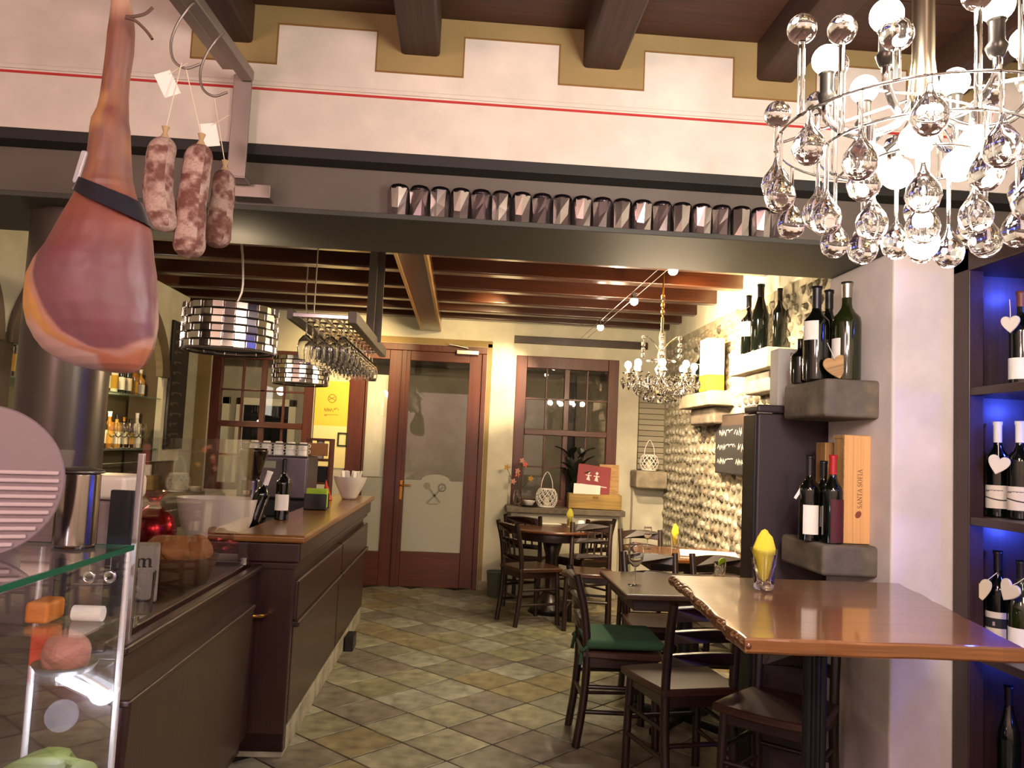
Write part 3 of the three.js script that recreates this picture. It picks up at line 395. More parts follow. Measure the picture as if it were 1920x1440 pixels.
{ // green cushion
  const c = thing('seat_cushion', 'green seat cushion tied onto the chair in the aisle', 'cushion', [0.86, 0.467, -4.22], face(1, 0.02));
  const g = new RoundedBoxGeometry(0.4, 0.055, 0.39, 4, 0.025), p = g.attributes.position; for (let i = 0; i < p.count; i++) { const q = Math.max(Math.abs(p.getX(i)) / 0.2, Math.abs(p.getZ(i)) / 0.195); p.setY(i, p.getY(i) * (1.15 - 0.35 * q * q)); } g.computeVertexNormals();
  part(c, 'pad', put(g, 0, 0.034, 0.0), M.green); for (const k of [-1, 1]) part(c, 'tie', tube([[k * 0.16, 0.03, -0.17], [k * 0.183, 0.02, -0.19], [k * 0.175, 0.0, -0.215], [k * 0.15, 0.01, -0.21], [k * 0.17, -0.07, -0.22]], 0.009, 18, 6), M.green);
}
{ // high table with a live edge on a fluted iron column
  const t = thing('high_table', 'high varnished orange-brown table with a live bark edge on a fluted iron column', 'table');
  const P = [[0.817, 3.035], [0.741, 2.04], [1.457, 2.03], [1.693, 3.042]], out = [];
  for (let i = 0; i < 4; i++) { const a = P[i], b = P[(i + 1) % 4]; for (let k = 0; k < 14; k++) { const u = k / 14, j = k === 0 || i === 3 ? 0 : i === 0 ? 0.012 : 0.005; out.push([a[0] + (b[0] - a[0]) * u + rr(-j, j), a[1] + (b[1] - a[1]) * u + rr(-j, j)]); } }
  const s = new THREE.Shape(); out.forEach(([x, z], i) => (i ? s.lineTo(x, z) : s.moveTo(x, z))); s.closePath();
  const g = new THREE.ExtrudeGeometry(s, { depth: 0.028, bevelEnabled: true, bevelSize: 0.006, bevelThickness: 0.006, bevelSegments: 2, curveSegments: 4 }); g.rotateX(-Math.PI / 2);
  part(t, 'top', muv(put(g, 0, 0.966, 0), 0), M.tableTop);
  const e = []; for (let k = 0; k < 26; k++) { const u = (k + 0.5) / 26, r = rr(0.014, 0.02); const q = new THREE.IcosahedronGeometry(1, 2); q.scale(r, r, 0.03); e.push(put(q, P[0][0] + (P[1][0] - P[0][0]) * u + rr(-0.004, 0.004), 0.98 + rr(-0.003, 0.003), -(P[0][1] + (P[1][1] - P[0][1]) * u))); }
  part(t, 'bark_edge', muv(merge(e), 2), M.bark, 'knobbly glossy bark edge');
  const x = 1.148, z = -2.55; part(t, 'base', put(lathe([[0, 0], [0.24, 0], [0.24, 0.015], [0.12, 0.05], [0.06, 0.09], [0.05, 0.16], [0, 0.16]], 36), x, 0, z), M.iron);
  const n = 48, sh = new THREE.Shape(); for (let i = 0; i <= n; i++) { const a = i / n * Math.PI * 2, r = 0.036 - 0.005 * Math.abs(Math.sin(a * 6)) ** 3 * 1; i ? sh.lineTo(Math.cos(a) * r, Math.sin(a) * r) : sh.moveTo(Math.cos(a) * r, Math.sin(a) * r); }
  part(t, 'column', put(put(new THREE.ExtrudeGeometry(sh, { depth: 0.72, bevelEnabled: false }), 0, 0, 0, 0, -Math.PI / 2), x, 0.15, z), M.iron);
  part(t, 'collar', put(lathe([[0, 0.84], [0.034, 0.84], [0.038, 0.86], [0.036, 0.875], [0.05, 0.885], [0.052, 0.9], [0.04, 0.91], [0.03, 0.915], [0.03, 0.955], [0, 0.955]], 30), x, 0, z), M.iron); part(t, 'top_plate', put(cyl(0.16, 0.16, 0.012, 28), x, 0.955, z), M.iron);
}
function napkin(name, label, p, m, s = 1, ry = 0) { // folded into a point and stuffed in a glass
  const g = lathe([[0.004, -0.088], [0.016, -0.075], [0.026, -0.035], [0.034, -0.002], [0.041, 0.016], [0.038, 0.035], [0.026, 0.066], [0.012, 0.09], [0, 0.096]].map(([a, b]) => [a * s, b * s]), 18), q = g.attributes.position; for (let i = 0; i < q.count; i++) { const a = Math.atan2(q.getX(i), q.getZ(i)), k = q.getY(i) > 0 ? 1 + 0.1 * Math.sin(a * 3 + 1) : 1; q.setXYZ(i, q.getX(i) * k, q.getY(i), q.getZ(i) * 0.6 * k); } g.computeVertexNormals();
  const t = thing(name, label, 'napkin', p, ry); part(t, 'fold', g, m); part(t, 'point', put(lathe([[0.03 * s, 0.01 * s], [0.03 * s, 0.03 * s], [0.016 * s, 0.07 * s], [0, 0.083 * s]], 12).scale(0.9, 1, 0.5), 0.008 * s, 0, 0.012 * s), m); return t;
}
{ const t = thing('tumbler', 'thick faceted tumbler on the high table holding a yellow napkin', 'glass', [1.052, 1.0085, -2.745]);
  part(t, 'glass', lathe([[0, 0], [0.031, 0], [0.034, 0.004], [0.036, 0.07], [0.041, 0.085], [0.046, 0.138], [0.0435, 0.138], [0.039, 0.087], [0.0325, 0.07], [0.029, 0.02], [0, 0.014]], 10), M.glass); napkin('napkin', 'yellow paper napkin folded to a point in the tumbler on the high table', [1.052, 1.115, -2.745], M.napYellow, 1, 0.2); }
function smallTable(label, x, z, w, d, m) {
  const t = thing('dining_table', label, 'table', [x, 0, z]); part(t, 'top', muv(put(box(w, 0.03, d, 0.008), 0, 0.735, 0), 0), m); part(t, 'apron', muv(put(box(w - 0.1, 0.06, d - 0.1, 0.004), 0, 0.69, 0), 0), M.chair);
  part(t, 'pedestal', lathe([[0.035, 0.06], [0.055, 0.12], [0.03, 0.3], [0.045, 0.5], [0.03, 0.66], [0.08, 0.675]], 20), M.iron); for (const a of [0, 1, 2, 3]) part(t, 'foot', muv(put(put(box(0.3, 0.045, 0.055, 0.012), 0.15, 0.04, 0, 0, 0, -0.08), 0, 0, 0, a * Math.PI / 2 + Math.PI / 4), 0), M.iron); return t;
}
smallTable('square dark table with one wine glass, behind the chairs by the high table', 1.26, -4.42, 0.82, 0.76, M.tableDark);
smallTable('square dark table by the cobble wall with a menu and a yellow napkin', 1.67, -5.8, 0.8, 0.72, M.tableTop);
{ const t = thing('round_table', 'round dark table with an aged top by the window, four spindle-back chairs round it', 'table', [0.86, 0, -7.33]); part(t, 'top', muv(lathe([[0, 0.72], [0.42, 0.72], [0.435, 0.728], [0.435, 0.742], [0.425, 0.75], [0, 0.75]], 48), 0), wood(0x6a3a1c, 0.3, 0.5)); part(t, 'apron', lathe([[0.36, 0.65], [0.37, 0.65], [0.37, 0.72], [0.36, 0.72]], 40), M.chair); part(t, 'pedestal', lathe([[0, 0.66], [0.1, 0.65], [0.06, 0.5], [0.05, 0.2], [0.16, 0.05], [0.2, 0], [0, 0]], 24), M.chair); }
function wineGlass(name, label, p, s = 1, flip = false, group) {
  const t = thing(name, label, 'wine glass', p, 0, group); const f = (g) => (flip ? put(g, 0, 0, 0, 0, Math.PI) : g); const sc = (l) => l.map(([a, b]) => [a * s, b * s]);
  part(t, 'bowl', f(lathe(sc([[0.004, 0.085], [0.016, 0.092], [0.034, 0.115], [0.04, 0.145], [0.037, 0.18], [0.032, 0.205], [0.031, 0.205], [0.036, 0.18], [0.0388, 0.145], [0.033, 0.117], [0.014, 0.095], [0, 0.092]]), 20)), M.glass); part(t, 'stem', f(lathe(sc([[0, 0.004], [0.006, 0.006], [0.0035, 0.02], [0.0035, 0.075], [0.006, 0.09], [0, 0.092]]), 12)), M.glass); part(t, 'foot', f(lathe(sc([[0, 0], [0.034, 0], [0.034, 0.002], [0.008, 0.007], [0, 0.008]]), 22)), M.glass); return t;
}
wineGlass('wine_glass', 'empty stemmed wine glass standing on the square dark table', [0.955, 0.751, -4.32], 1.08);
wineGlass('wine_glass', 'small stemmed glass on the menu table beside the yellow napkin', [1.4, 0.751, -5.95], 0.8);
{ const t = thing('tumbler', 'ice-filled tumbler with a lime slice in front of an arched chair back', 'glass', [1.53, 0.751, -4.68]); part(t, 'glass', lathe([[0, 0], [0.03, 0], [0.036, 0.09], [0.034, 0.09], [0.028, 0.01], [0, 0.01]], 18), M.glass); for (let k = 0; k < 4; k++) part(t, 'ice', put(box(0.022, 0.022, 0.022, 0.004), Math.sin(k * 2) * 0.012, 0.025 + k * 0.015, Math.cos(k * 2) * 0.012, k, k), M.crystal); const s = new THREE.Shape(); s.absarc(0, 0, 0.028, 0, Math.PI); part(t, 'lime_slice', put(extrude(s, 0.006, 0.001, 14), 0.015, 0.085, 0, 0.3, 0, 0.5), paint(0xa8d028, 0.5)); }
{ const t = thing('tumbler', 'small tumbler with a yellow napkin on the menu table', 'glass', [1.63, 0.751, -6.05]); part(t, 'glass', lathe([[0, 0], [0.03, 0], [0.038, 0.1], [0.036, 0.1], [0.028, 0.01], [0, 0.01]], 16), M.glass); napkin('napkin', 'bright yellow napkin point in the tumbler on the menu table', [1.63, 0.85, -6.05], M.napYellow, 0.9, 0.8); }
single('menu_card', 'cream menu card lying open on the table by the cobble wall', 'menu', put(box(0.4, 0.012, 0.32, 0.004), 0, 0.006, 0, -0.25), M.paper, [1.79, 0.751, -5.73]);
single('menu_card', 'white menu card on the round table by the window', 'menu', put(box(0.2, 0.008, 0.12, 0.003), 0, 0.004, 0, 0.1), paint(0xd8d8c8, 0.8), [0.86, 0.751, -7.6]);
{ const t = thing('tumbler', 'tumbler with a greenish napkin on the round table', 'glass', [1.02, 0.751, -7.4]); part(t, 'glass', lathe([[0, 0], [0.026, 0], [0.032, 0.09], [0.03, 0.09], [0.024, 0.01], [0, 0.01]], 16), M.glass); napkin('napkin', 'olive green napkin point in the tumbler on the round table', [1.02, 0.84, -7.4], paint(0xa9a238, 0.9), 0.85, 0.3); }
single('tea_cup', 'white upturned cup on the round table beside the green napkin', 'cup', lathe([[0, 0.065], [0.025, 0.065], [0.045, 0.01], [0.046, 0], [0.042, 0], [0.022, 0.058], [0, 0.058]], 18), M.white, [1.12, 0.751, -7.38]);
{ const b = thing('waste_bin', 'small grey bin on the floor by the door pier', 'bin', [0.4, 0, -7.99]); part(b, 'bucket', lathe([[0, 0], [0.075, 0], [0.095, 0.24], [0.088, 0.24], [0.07, 0.01], [0, 0.01]], 22), paint(0x5a5d54, 0.6)); part(b, 'rim', put(new THREE.TorusGeometry(0.093, 0.006, 6, 24), 0, 0.24, 0, 0, Math.PI / 2), paint(0x6b6e64, 0.5)); }

// ================================================================ RIGHT SIDE: CABINET, STONE SLABS, BOTTLES
{
  const c = thing('wine_cabinet', 'dark brown wine cabinet with blue-lit shelves along the right wall', 'cabinet');
  const x0 = 1.906, x1 = 2.29, z0 = -3.045, z1 = -1.4, m = M.cabinet;
  part(c, 'stile', muv(span(x0, x0 + 0.06, 0.02, 2.295, z0, -2.945, 0.005), 1), m);
  part(c, 'end_panel', muv(span(x0 + 0.01, x1, 0.02, 2.295, z0, z0 + 0.025, 0.003), 1), m); part(c, 'back_panel', muv(span(x1 - 0.015, x1, 0.02, 2.295, z0, z1, 0.003), 1), m);
  part(c, 'header', muv(span(x0, x1, 2.205, 2.295, z0, z1, 0.005), 2), m); part(c, 'plinth', muv(span(x0 + 0.01, x1, 0, 0.1, z0, z1, 0.005), 2), m);
  for (const y of [1.74, 1.255, 0.768, 0.285]) part(c, 'shelf', muv(span(x0 + 0.005, x1, y - 0.016, y + 0.016, z0 + 0.02, z1, 0.004), 2), m);
  for (const [y, k] of [[2.2, 1.1], [1.72, 1.2], [1.235, 1.2], [0.748, 0.6]]) { part(c, 'light_strip', span(x1 - 0.06, x1 - 0.045, y - 0.008, y, z0 + 0.06, z1, 0.002), M.led); lamp([x1 - 0.06, y - 0.03, -2.78], BLUE, I.led * k, 1.5); lamp([x1 - 0.06, y - 0.03, -2.2], BLUE, I.led * k, 1.5); }
}
const wl = std({ color: 0xe8e2da, roughness: 0.8, map: canvasTex(128, 96, (c, w, h) => { c.fillStyle = '#efe9e2'; c.fillRect(0, 0, w, h); c.strokeStyle = '#3a3330'; c.lineWidth = 5; c.beginPath(); c.moveTo(0, 52); c.bezierCurveTo(40, 40, 80, 74, 128, 56); c.stroke(); c.lineWidth = 2; scribble(c, 30, 24, 70, 8); }) });
const wl2 = std({ color: 0xe8e2da, roughness: 0.8, map: canvasTex(128, 96, (c, w, h) => { c.fillStyle = '#e9e3da'; c.fillRect(0, 0, w, h); c.fillStyle = '#23252c'; c.fillRect(0, 22, w, 34); c.fillStyle = '#b6a9b5'; c.fillRect(62, 34, 12, 14); }) });
const capBrown = paint(0x6e3a2c, 0.5), cb = (x, y, z, label, o) => bottle('wine_bottle', label, [x, y, z], { turn: -1.0, ...o });
cb(2.06, 1.757, -2.87, 'white-labelled bottle with a brown neck on the top shelf of the blue-lit cabinet', { h: 0.36, r: 0.042, cap: capBrown, ly: [0.08, 0.3], capH: 0.16, wrap: 3.2 });
cb(2.04, 1.272, -2.975, 'white-capped bottle with a wavy-line label, nearer the pillar on the second shelf', { h: 0.36, r: 0.041, cap: M.white, capH: 0.22, paper: wl, ly: [0.09, 0.33], wrap: 3 });
cb(2.06, 1.272, -2.88, 'white-capped bottle with a wavy-line label, farther from the pillar on the second shelf', { h: 0.36, r: 0.041, cap: M.white, capH: 0.22, paper: wl, ly: [0.09, 0.33], wrap: 3 });
cb(2.04, 0.785, -2.975, 'dark-capped bottle with a black-banded label on the third blue-lit shelf', { h: 0.36, r: 0.041, paper: wl2, ly: [0.1, 0.38], wrap: 2.2 });
cb(2.05, 0.785, -2.86, 'greenish bottle with a plain white label on the third blue-lit shelf', { h: 0.34, r: 0.043, kind: 'g', m: M.bottleGreen, ly: [0.05, 0.3], wrap: 3 });
cb(2.05, 0.302, -2.93, 'slim dark unlabelled bottle on the lowest visible shelf of the cabinet', { h: 0.36, r: 0.039, kind: 'g', paper: null, cap: M.black });
const heartShape = () => { const s = new THREE.Shape(); s.moveTo(0, -0.036); s.bezierCurveTo(-0.02, -0.018, -0.036, 0, -0.034, 0.016); s.bezierCurveTo(-0.03, 0.034, -0.006, 0.034, 0, 0.014); s.bezierCurveTo(0.006, 0.034, 0.03, 0.034, 0.034, 0.016); s.bezierCurveTo(0.036, 0, 0.02, -0.018, 0, -0.036); return s; };
function heart(label, p, ry, rz, m = M.cream, s = 1, str = [0, 0.09, 0.01]) { const t = thing('heart_tag', label, 'heart tag', p, ry); const g = extrude(heartShape(), 0.006, 0.002, 10); g.scale(s, s, 1); part(t, 'heart', put(g, 0, 0, 0, 0, 0, rz), m); part(t, 'string', tube([[0, 0.014 * s, 0.003], [str[0] / 2, str[1] * 0.6, str[2] / 2], str], 0.0016, 8, 5), M.cream); return t; }
const wh = paint(0xd8cfc0, 0.7);
heart('pale heart tag on the brown-necked bottle on the top blue shelf', [2.005, 1.99, -2.85], -1.0, 0, wh, 0.9);
heart('white heart tag hanging between two white-capped bottles', [1.985, 1.47, -2.89], -0.7, -0.25, wh, 1, [0.0, 0.12, 0.02]);
heart('cream heart tag hung on the bottle with the black-banded label', [1.955, 1.005, -2.95], -0.4, 0.15, paint(0xcabd8e, 0.7), 1.1, [0.06, 0.06, -0.03]);
heart('pale heart tag turned sideways on the greenish bottle neck', [1.985, 1.02, -2.83], -1.3, -0.5, wh, 1.1, [0.04, 0.05, -0.02]);
const slab = (label, y0, y1) => { const t = thing('stone_shelf', label, 'stone shelf'); const g = muv(span(1.44, 1.678, y0, y1, -3.57, -3.15, 0.016)); part(t, 'slab', g, M.stone); part(t, 'bed', muv(span(1.6, 1.69, y0 + 0.02, y1 - 0.02, -3.55, -3.17, 0.004)), M.stone); return t; };
slab('upper grey stone shelf slab set in the white pillar, carrying big bottles', 1.63, 1.785); slab('lower grey stone shelf slab set in the white pillar, carrying the long wooden box', 1.0, 1.122);
bottle('magnum_bottle', 'big dark bottle with a white label, left on the upper stone slab', [1.468, 1.786, -3.3], { h: 0.4, r: 0.053, ly: [0.42, 0.62], wrap: 1.3, turn: -0.9, capH: 0.25 });
bottle('magnum_bottle', 'big green bottle with a silver capsule, on the upper stone slab by the pillar', [1.575, 1.786, -3.25], { h: 0.415, r: 0.058, m: M.bottleGreen, cap: M.steel, capH: 0.16, ly: [0.12, 0.42], turn: -1.35, wrap: 1.0 });
bottle('magnum_bottle', 'dark bottle standing behind the silver-capped one, only its neck showing', [1.59, 1.786, -3.45], { h: 0.42, r: 0.05, paper: null });
bottle('wine_bottle', 'short dark bottle at the far end of the upper stone slab', [1.475, 1.786, -3.47], { h: 0.2, r: 0.042, paper: null, cap: null });
heart('orange-brown wooden heart tag between the two big bottles', [1.515, 1.84, -3.215], -0.15, 0.3, M.pine, 1.35, [-0.03, 0.1, -0.02]);
bottle('wine_bottle', 'dark bottle with a black capsule and pale label on the lower stone slab', [1.45, 1.123, -3.3], { h: 0.35, r: 0.042, ly: [0.08, 0.42], wrap: 1.6, turn: -0.2, capH: 0.24 });
bottle('wine_bottle', 'dark bottle with a bright red capsule and red label beside the wooden box', [1.512, 1.123, -3.22], { h: 0.355, r: 0.041, cap: M.capRed, capH: 0.22, paper: paint(0x4a1018, 0.7), ly: [0.02, 0.5], turn: 0.4, wrap: 2 });
bottle('wine_bottle', 'dark bottle half hidden behind the red-capped bottle', [1.555, 1.123, -3.4], { h: 0.33, r: 0.04 });
{ const t = thing('paper_tag', 'slanting pale paper tag on the bottle by the tall dark cabinet', 'tag', [1.415, 1.335, -3.3], 0); part(t, 'strip', put(box(0.012, 0.1, 0.002, 0), 0, 0, 0, 0, 0, -0.55), M.paper); part(t, 'string', bar([0.026, 0.043, 0], [0.035, 0.06, 0], 0.001, 5), M.cream); }
{ // long wooden box with branded front
  const t = thing('wooden_box', 'long upright pale wooden wine box with dark lettering on the lower stone slab', 'wine box', [1.622, 1.123, -3.22], -0.04);
  const tx = canvasTex(256, 960, (c, w, h) => { c.fillStyle = '#d9a66c'; c.fillRect(0, 0, w, h); for (let k = 0; k < 90; k++) { c.strokeStyle = `rgba(150,95,45,${0.05 + 0.1 * hash(k, 3)})`; c.lineWidth = 1 + 3 * hash(k, 5); c.beginPath(); const x = w * hash(k, 1); c.moveTo(x, 0); c.bezierCurveTo(x + 12 * hash(k, 8), h * 0.3, x - 14 * hash(k, 9), h * 0.6, x + 5, h); c.stroke(); } c.save(); c.translate(w / 2 + 22, h * 0.68); c.rotate(-Math.PI / 2); c.fillStyle = '#4a2c20'; c.font = '54px serif'; c.textAlign = 'left'; c.fillText('SANTA SOFIA', 0, 0); c.restore(); c.fillStyle = '#7d3b2a'; c.beginPath(); c.ellipse(w / 2 - 8, h * 0.735, 24, 34, 0.5, 0, 7); c.fill(); });
  part(t, 'case', muv(merge([span(-0.063, 0.063, 0, 0.435, -0.1, -0.012, 0.003), span(-0.066, 0.066, 0.425, 0.44, -0.1, -0.01, 0.002)]), 1), M.pine); const fg = box(0.13, 0.44, 0.012, 0.002); part(t, 'front_board', put(fg, 0, 0.221, -0.004), M.pine); part(t, 'lettering', put(new THREE.PlaneGeometry(0.124, 0.434), 0, 0.221, 0.0026), std({ map: tx, roughness: 0.6 }));
}
single('wooden_box', 'second brown wooden box behind the lettered one, against the white pillar', 'wine box', muv(put(box(0.1, 0.41, 0.09, 0.004), 0, 0.205, 0), 1), M.pineDark, [1.607, 1.123, -3.44]);
{ const c = thing('tall_cabinet', 'tall dark brown cooler cabinet behind the white pillar', 'cabinet'); part(c, 'body', span(1.356, 2.0, 0.03, 1.66, -3.82, -3.65, 0.01), M.fridge); part(c, 'top', span(1.35, 2.0, 1.662, 1.7, -3.83, -3.645, 0.012), M.fridge); part(c, 'hinge', span(1.352, 1.42, 1.658, 1.664, -3.66, -3.643, 0.001), M.steel); part(c, 'door', span(1.345, 1.36, 0.05, 1.655, -3.815, -3.66, 0.005), M.black); part(c, 'plinth', span(1.38, 2.0, 0, 0.04, -3.8, -3.67), M.black); }
{ const b = thing('white_box', 'tall white carton standing on the dark cabinet', 'box', [1.515, 1.701, -3.74]); part(b, 'carton', put(box(0.11, 0.27, 0.1, 0.006), 0, 0.135, 0), paint(0xc9c6c0, 0.6)); part(b, 'mark', put(box(0.014, 0.022, 0.001, 0), 0.01, 0.24, 0.051), paint(0x8a7f7a, 0.8)); }
const corbel = (label, z0, z1, y0, y1, x0 = 1.9) => { const t = thing('stone_shelf', label, 'stone shelf'); part(t, 'slab', muv(span(x0, XR + 0.05, y0, y1, z0, z1, 0.012)), M.stoneLight); part(t, 'corbel', muv(span(x0 + 0.07, XR + 0.05, y0 - 0.14, y0, z0 + 0.12, z1 - 0.12, 0.02)), M.stone); };
corbel('pale stone shelf high on the cobble wall carrying a yellow and white carton', -7.05, -6.15, 1.85, 1.965); corbel('pale stone shelf high on the cobble wall carrying three dark bottles', -5.72, -5.0, 2.03, 2.165);
{ const b = thing('carton', 'yellow and white tall carton on the pale stone shelf by the crystal chandelier', 'box', [1.97, 1.966, -6.35]); part(b, 'upper', span(-0.07, 0.07, 0.13, 0.42, -0.1, 0.1, 0.004), M.white); part(b, 'lower', span(-0.071, 0.071, 0, 0.13, -0.101, 0.101, 0.004), paint(0xd9c31c, 0.6)); part(b, 'side', span(0.0705, 0.073, 0.01, 0.41, -0.09, 0.09, 0.001), paint(0xc9a81c, 0.6)); }
bottle('wine_bottle', 'dark bottle standing beside the yellow and white carton', [1.96, 1.966, -6.62], { h: 0.4, r: 0.045, paper: null });
bottle('wine_bottle', 'dark bottle with a heart tag, first of three on the cobble wall shelf', [1.96, 2.166, -5.5], { h: 0.42, r: 0.05, paper: paint(0xcdb9a8, 0.8), turn: -1.3, ly: [0.3, 0.55] });
bottle('wine_bottle', 'largest dark bottle in the middle of the cobble wall shelf', [1.97, 2.166, -5.3], { h: 0.46, r: 0.062, kind: 'g', paper: null }); bottle('wine_bottle', 'slim dark bottle behind the largest one on the cobble wall shelf', [2.03, 2.166, -5.12], { h: 0.4, r: 0.042, paper: null });
heart('grey heart tag hanging from the first bottle on the cobble wall shelf', [1.885, 2.44, -5.44], -0.5, 0, paint(0x9a8f80, 0.8), 1.15, [0.05, 0.06, -0.03]);
{ const t = canvasTex(512, 400, (c, w, h) => { c.fillStyle = '#211f20'; c.fillRect(0, 0, w, h); c.fillStyle = '#3a2c22'; c.fillRect(0, 0, w, 70); c.strokeStyle = '#cfc9b8'; c.lineWidth = 6; [[120, 300], [220, 360], [320, 330]].forEach(([y, l]) => { scribble(c, 30, y, l * 0.62, 44); scribble(c, 40 + l * 0.68, y, l * 0.3, 40); }); });
  const b = thing('chalkboard', 'black chalkboard with three written lines hanging on the cobble wall', 'chalkboard', [XR - 0.05, 1.55, -5.95], -Math.PI / 2); part(b, 'board', box(0.95, 0.46, 0.02, 0.004), M.black); part(b, 'writing', put(new THREE.PlaneGeometry(0.93, 0.44), 0, 0, 0.0105), std({ map: t, roughness: 0.8 })); }
{ const t = thing('stone_shelf', 'rough stone shelf in the white corner niche carrying a white lantern', 'stone shelf'); part(t, 'slab', muv(span(1.76, 2.08, 1.1, 1.275, -8.37, -8.05, 0.02)), M.stoneLight); }
function lantern(label, p, s = 1) {
  const t = thing('wicker_lantern', label, 'lantern', p); const R = (y) => 0.105 * s * Math.sqrt(Math.max(0.2, 1 - ((y - 0.09) / 0.12) ** 2)); t.userData.group = 'white wicker lanterns';
  const A = [], B = []; for (let k = 0; k < 12; k++) for (const d of [-1, 1]) { const pts = []; for (let i = 0; i <= 8; i++) { const y = 0.01 + i / 8 * 0.165, a = k / 12 * Math.PI * 2 + d * i / 8 * 1.3; pts.push([Math.cos(a) * R(y), y * s, Math.sin(a) * R(y)]); } (d > 0 ? A : B).push(tube(pts, 0.0042 * s, 10, 5)); }
  part(t, 'cane_weave', merge([...A, ...B]), M.white); part(t, 'rim', merge([put(new THREE.TorusGeometry(R(0.175), 0.007 * s, 6, 26), 0, 0.175 * s, 0, 0, Math.PI / 2), put(new THREE.TorusGeometry(R(0.01), 0.008 * s, 6, 26), 0, 0.008 * s, 0, 0, Math.PI / 2)]), M.white); part(t, 'bottom', put(cyl(R(0.01), R(0.01), 0.008, 20), 0, 0.005, 0), M.white);
  part(t, 'handle', tube([[-0.06 * s, 0.17 * s, 0], [-0.045 * s, 0.27 * s, 0], [0, 0.345 * s, 0], [0.045 * s, 0.27 * s, 0], [0.06 * s, 0.17 * s, 0]], 0.0045 * s, 18, 6), M.white); part(t, 'candle', put(cyl(0.03, 0.03, 0.09, 16), 0, 0.055, 0), M.cream); return t;
}
lantern('white wicker lantern with a tall handle on the window sill', [0.875, 0.869, -8.13], 1.02); lantern('white wicker lantern on the rough stone shelf in the corner', [1.92, 1.276, -8.2], 0.9);
{ // crate on the sill
  const c = thing('wooden_crate', 'pale wooden wine crate on the window sill holding books', 'crate', [1.36, 0.869, -8.15]); const W = 0.26, D = 0.075, H = 0.15, m = wood(0xc9a55a, 0.6);
  part(c, 'board', muv(span(-W, W, 0, H, D - 0.01, D, 0.002), 0), m); part(c, 'board', muv(span(-W, W, 0, H, -D, -D + 0.01, 0.002), 0), m); for (const k of [-1, 1]) part(c, 'board', muv(span(k * W - 0.006, k * W + 0.006, 0, H, -D, D, 0.002), 2), m); part(c, 'board', muv(span(-W, W, 0, 0.008, -D, D, 0.002), 0), m); part(c, 'stamp', span(-0.03, 0.03, 0.105, 0.13, D, D + 0.0008, 0), paint(0x8a6a34, 0.8));
}
{ const tx = canvasTex(256, 200, (c, w, h) => { c.fillStyle = '#8d3038'; c.fillRect(0, 0, w, h); c.fillStyle = '#e6dcd6'; c.fillRect(20, h - 52, w - 40, 7); for (const x of [85, 150]) { c.beginPath(); c.arc(x, 55, 11, 0, 7); c.fill(); c.beginPath(); c.moveTo(x, 62); c.lineTo(x - 17, 112); c.lineTo(x + 15, 118); c.fill(); c.fillRect(x - 24, 74, 46, 7); } c.strokeStyle = '#d9c4c0'; c.lineWidth = 3; scribble(c, 40, h - 28, 150, 9); });
  const b = thing('book', 'red covered book with white figures leaning in the wooden crate', 'book', [1.34, 1.02, -8.16], 0.05); const g = new THREE.Group(); b.rotation.x = -0.22; b.rotation.z = -0.09; part(b, 'cover', put(box(0.34, 0.3, 0.02, 0.003), 0, 0.14, 0), paint(0x8d3038, 0.6)); part(b, 'print', put(new THREE.PlaneGeometry(0.33, 0.27), 0, 0.15, 0.0105), std({ map: tx, roughness: 0.6 })); }
{ const s = single('leaflet', 'white leaflet sticking out of the wooden crate before the red book', 'leaflet', put(box(0.27, 0.13, 0.004, 0.001), 0, 0.06, 0), M.paper, [1.275, 0.99, -8.115]); s.rotation.x = -0.2; s.rotation.z = -0.06; }
{ const s = single('wooden_board', 'thin pale wooden board standing behind the red book in the crate', 'board', put(box(0.2, 0.42, 0.012, 0.002), 0, 0.21, 0), M.pine, [1.515, 0.9, -8.2]); s.rotation.x = -0.08; }
{ // dark plant behind the crate
  const t = thing('potted_plant', 'dark-leaved potted plant on the sill behind the red book', 'plant', [1.17, 0.869, -8.28]); part(t, 'pot', lathe([[0, 0], [0.06, 0], [0.08, 0.14], [0.07, 0.14], [0, 0.12]], 20), M.black);
  const leaf = (l, w) => { const g = new THREE.PlaneGeometry(w, l, 4, 8), p = g.attributes.position; for (let i = 0; i < p.count; i++) { const v = (p.getY(i) + l / 2) / l, k = Math.sin(Math.PI * Math.min(1, v * 0.93 + 0.07)); p.setXYZ(i, p.getX(i) * k, v * l * (1 - 0.2 * v), 0.25 * l * v * v - Math.abs(p.getX(i)) * 0.3); } g.computeVertexNormals(); return g; };
  const lm = paint(0x161c12, 0.45); lm.side = THREE.DoubleSide; for (let k = 0; k < 13; k++) part(t, 'leaf', put(leaf(rr(0.18, 0.27), 0.1), Math.sin(k * 2.4) * 0.04, 0.14 + 0.022 * k, Math.cos(k * 2.4) * 0.02, k * 2.4, rr(0.2, 0.8)), lm);
  for (let k = 0; k < 4; k++) { const a = k * 1.7 + 0.4; part(t, 'stem', tube([[0, 0.12, 0], [0.02 * Math.sin(a), 0.3, 0.01 * Math.cos(a)], [0.08 * Math.sin(a), 0.5, 0.02 * Math.cos(a)]], 0.005, 8, 5), lm); part(t, 'leaf', put(leaf(0.24, 0.09), 0.08 * Math.sin(a), 0.5, 0.02 * Math.cos(a), a + 1, 0.7), lm); }
}
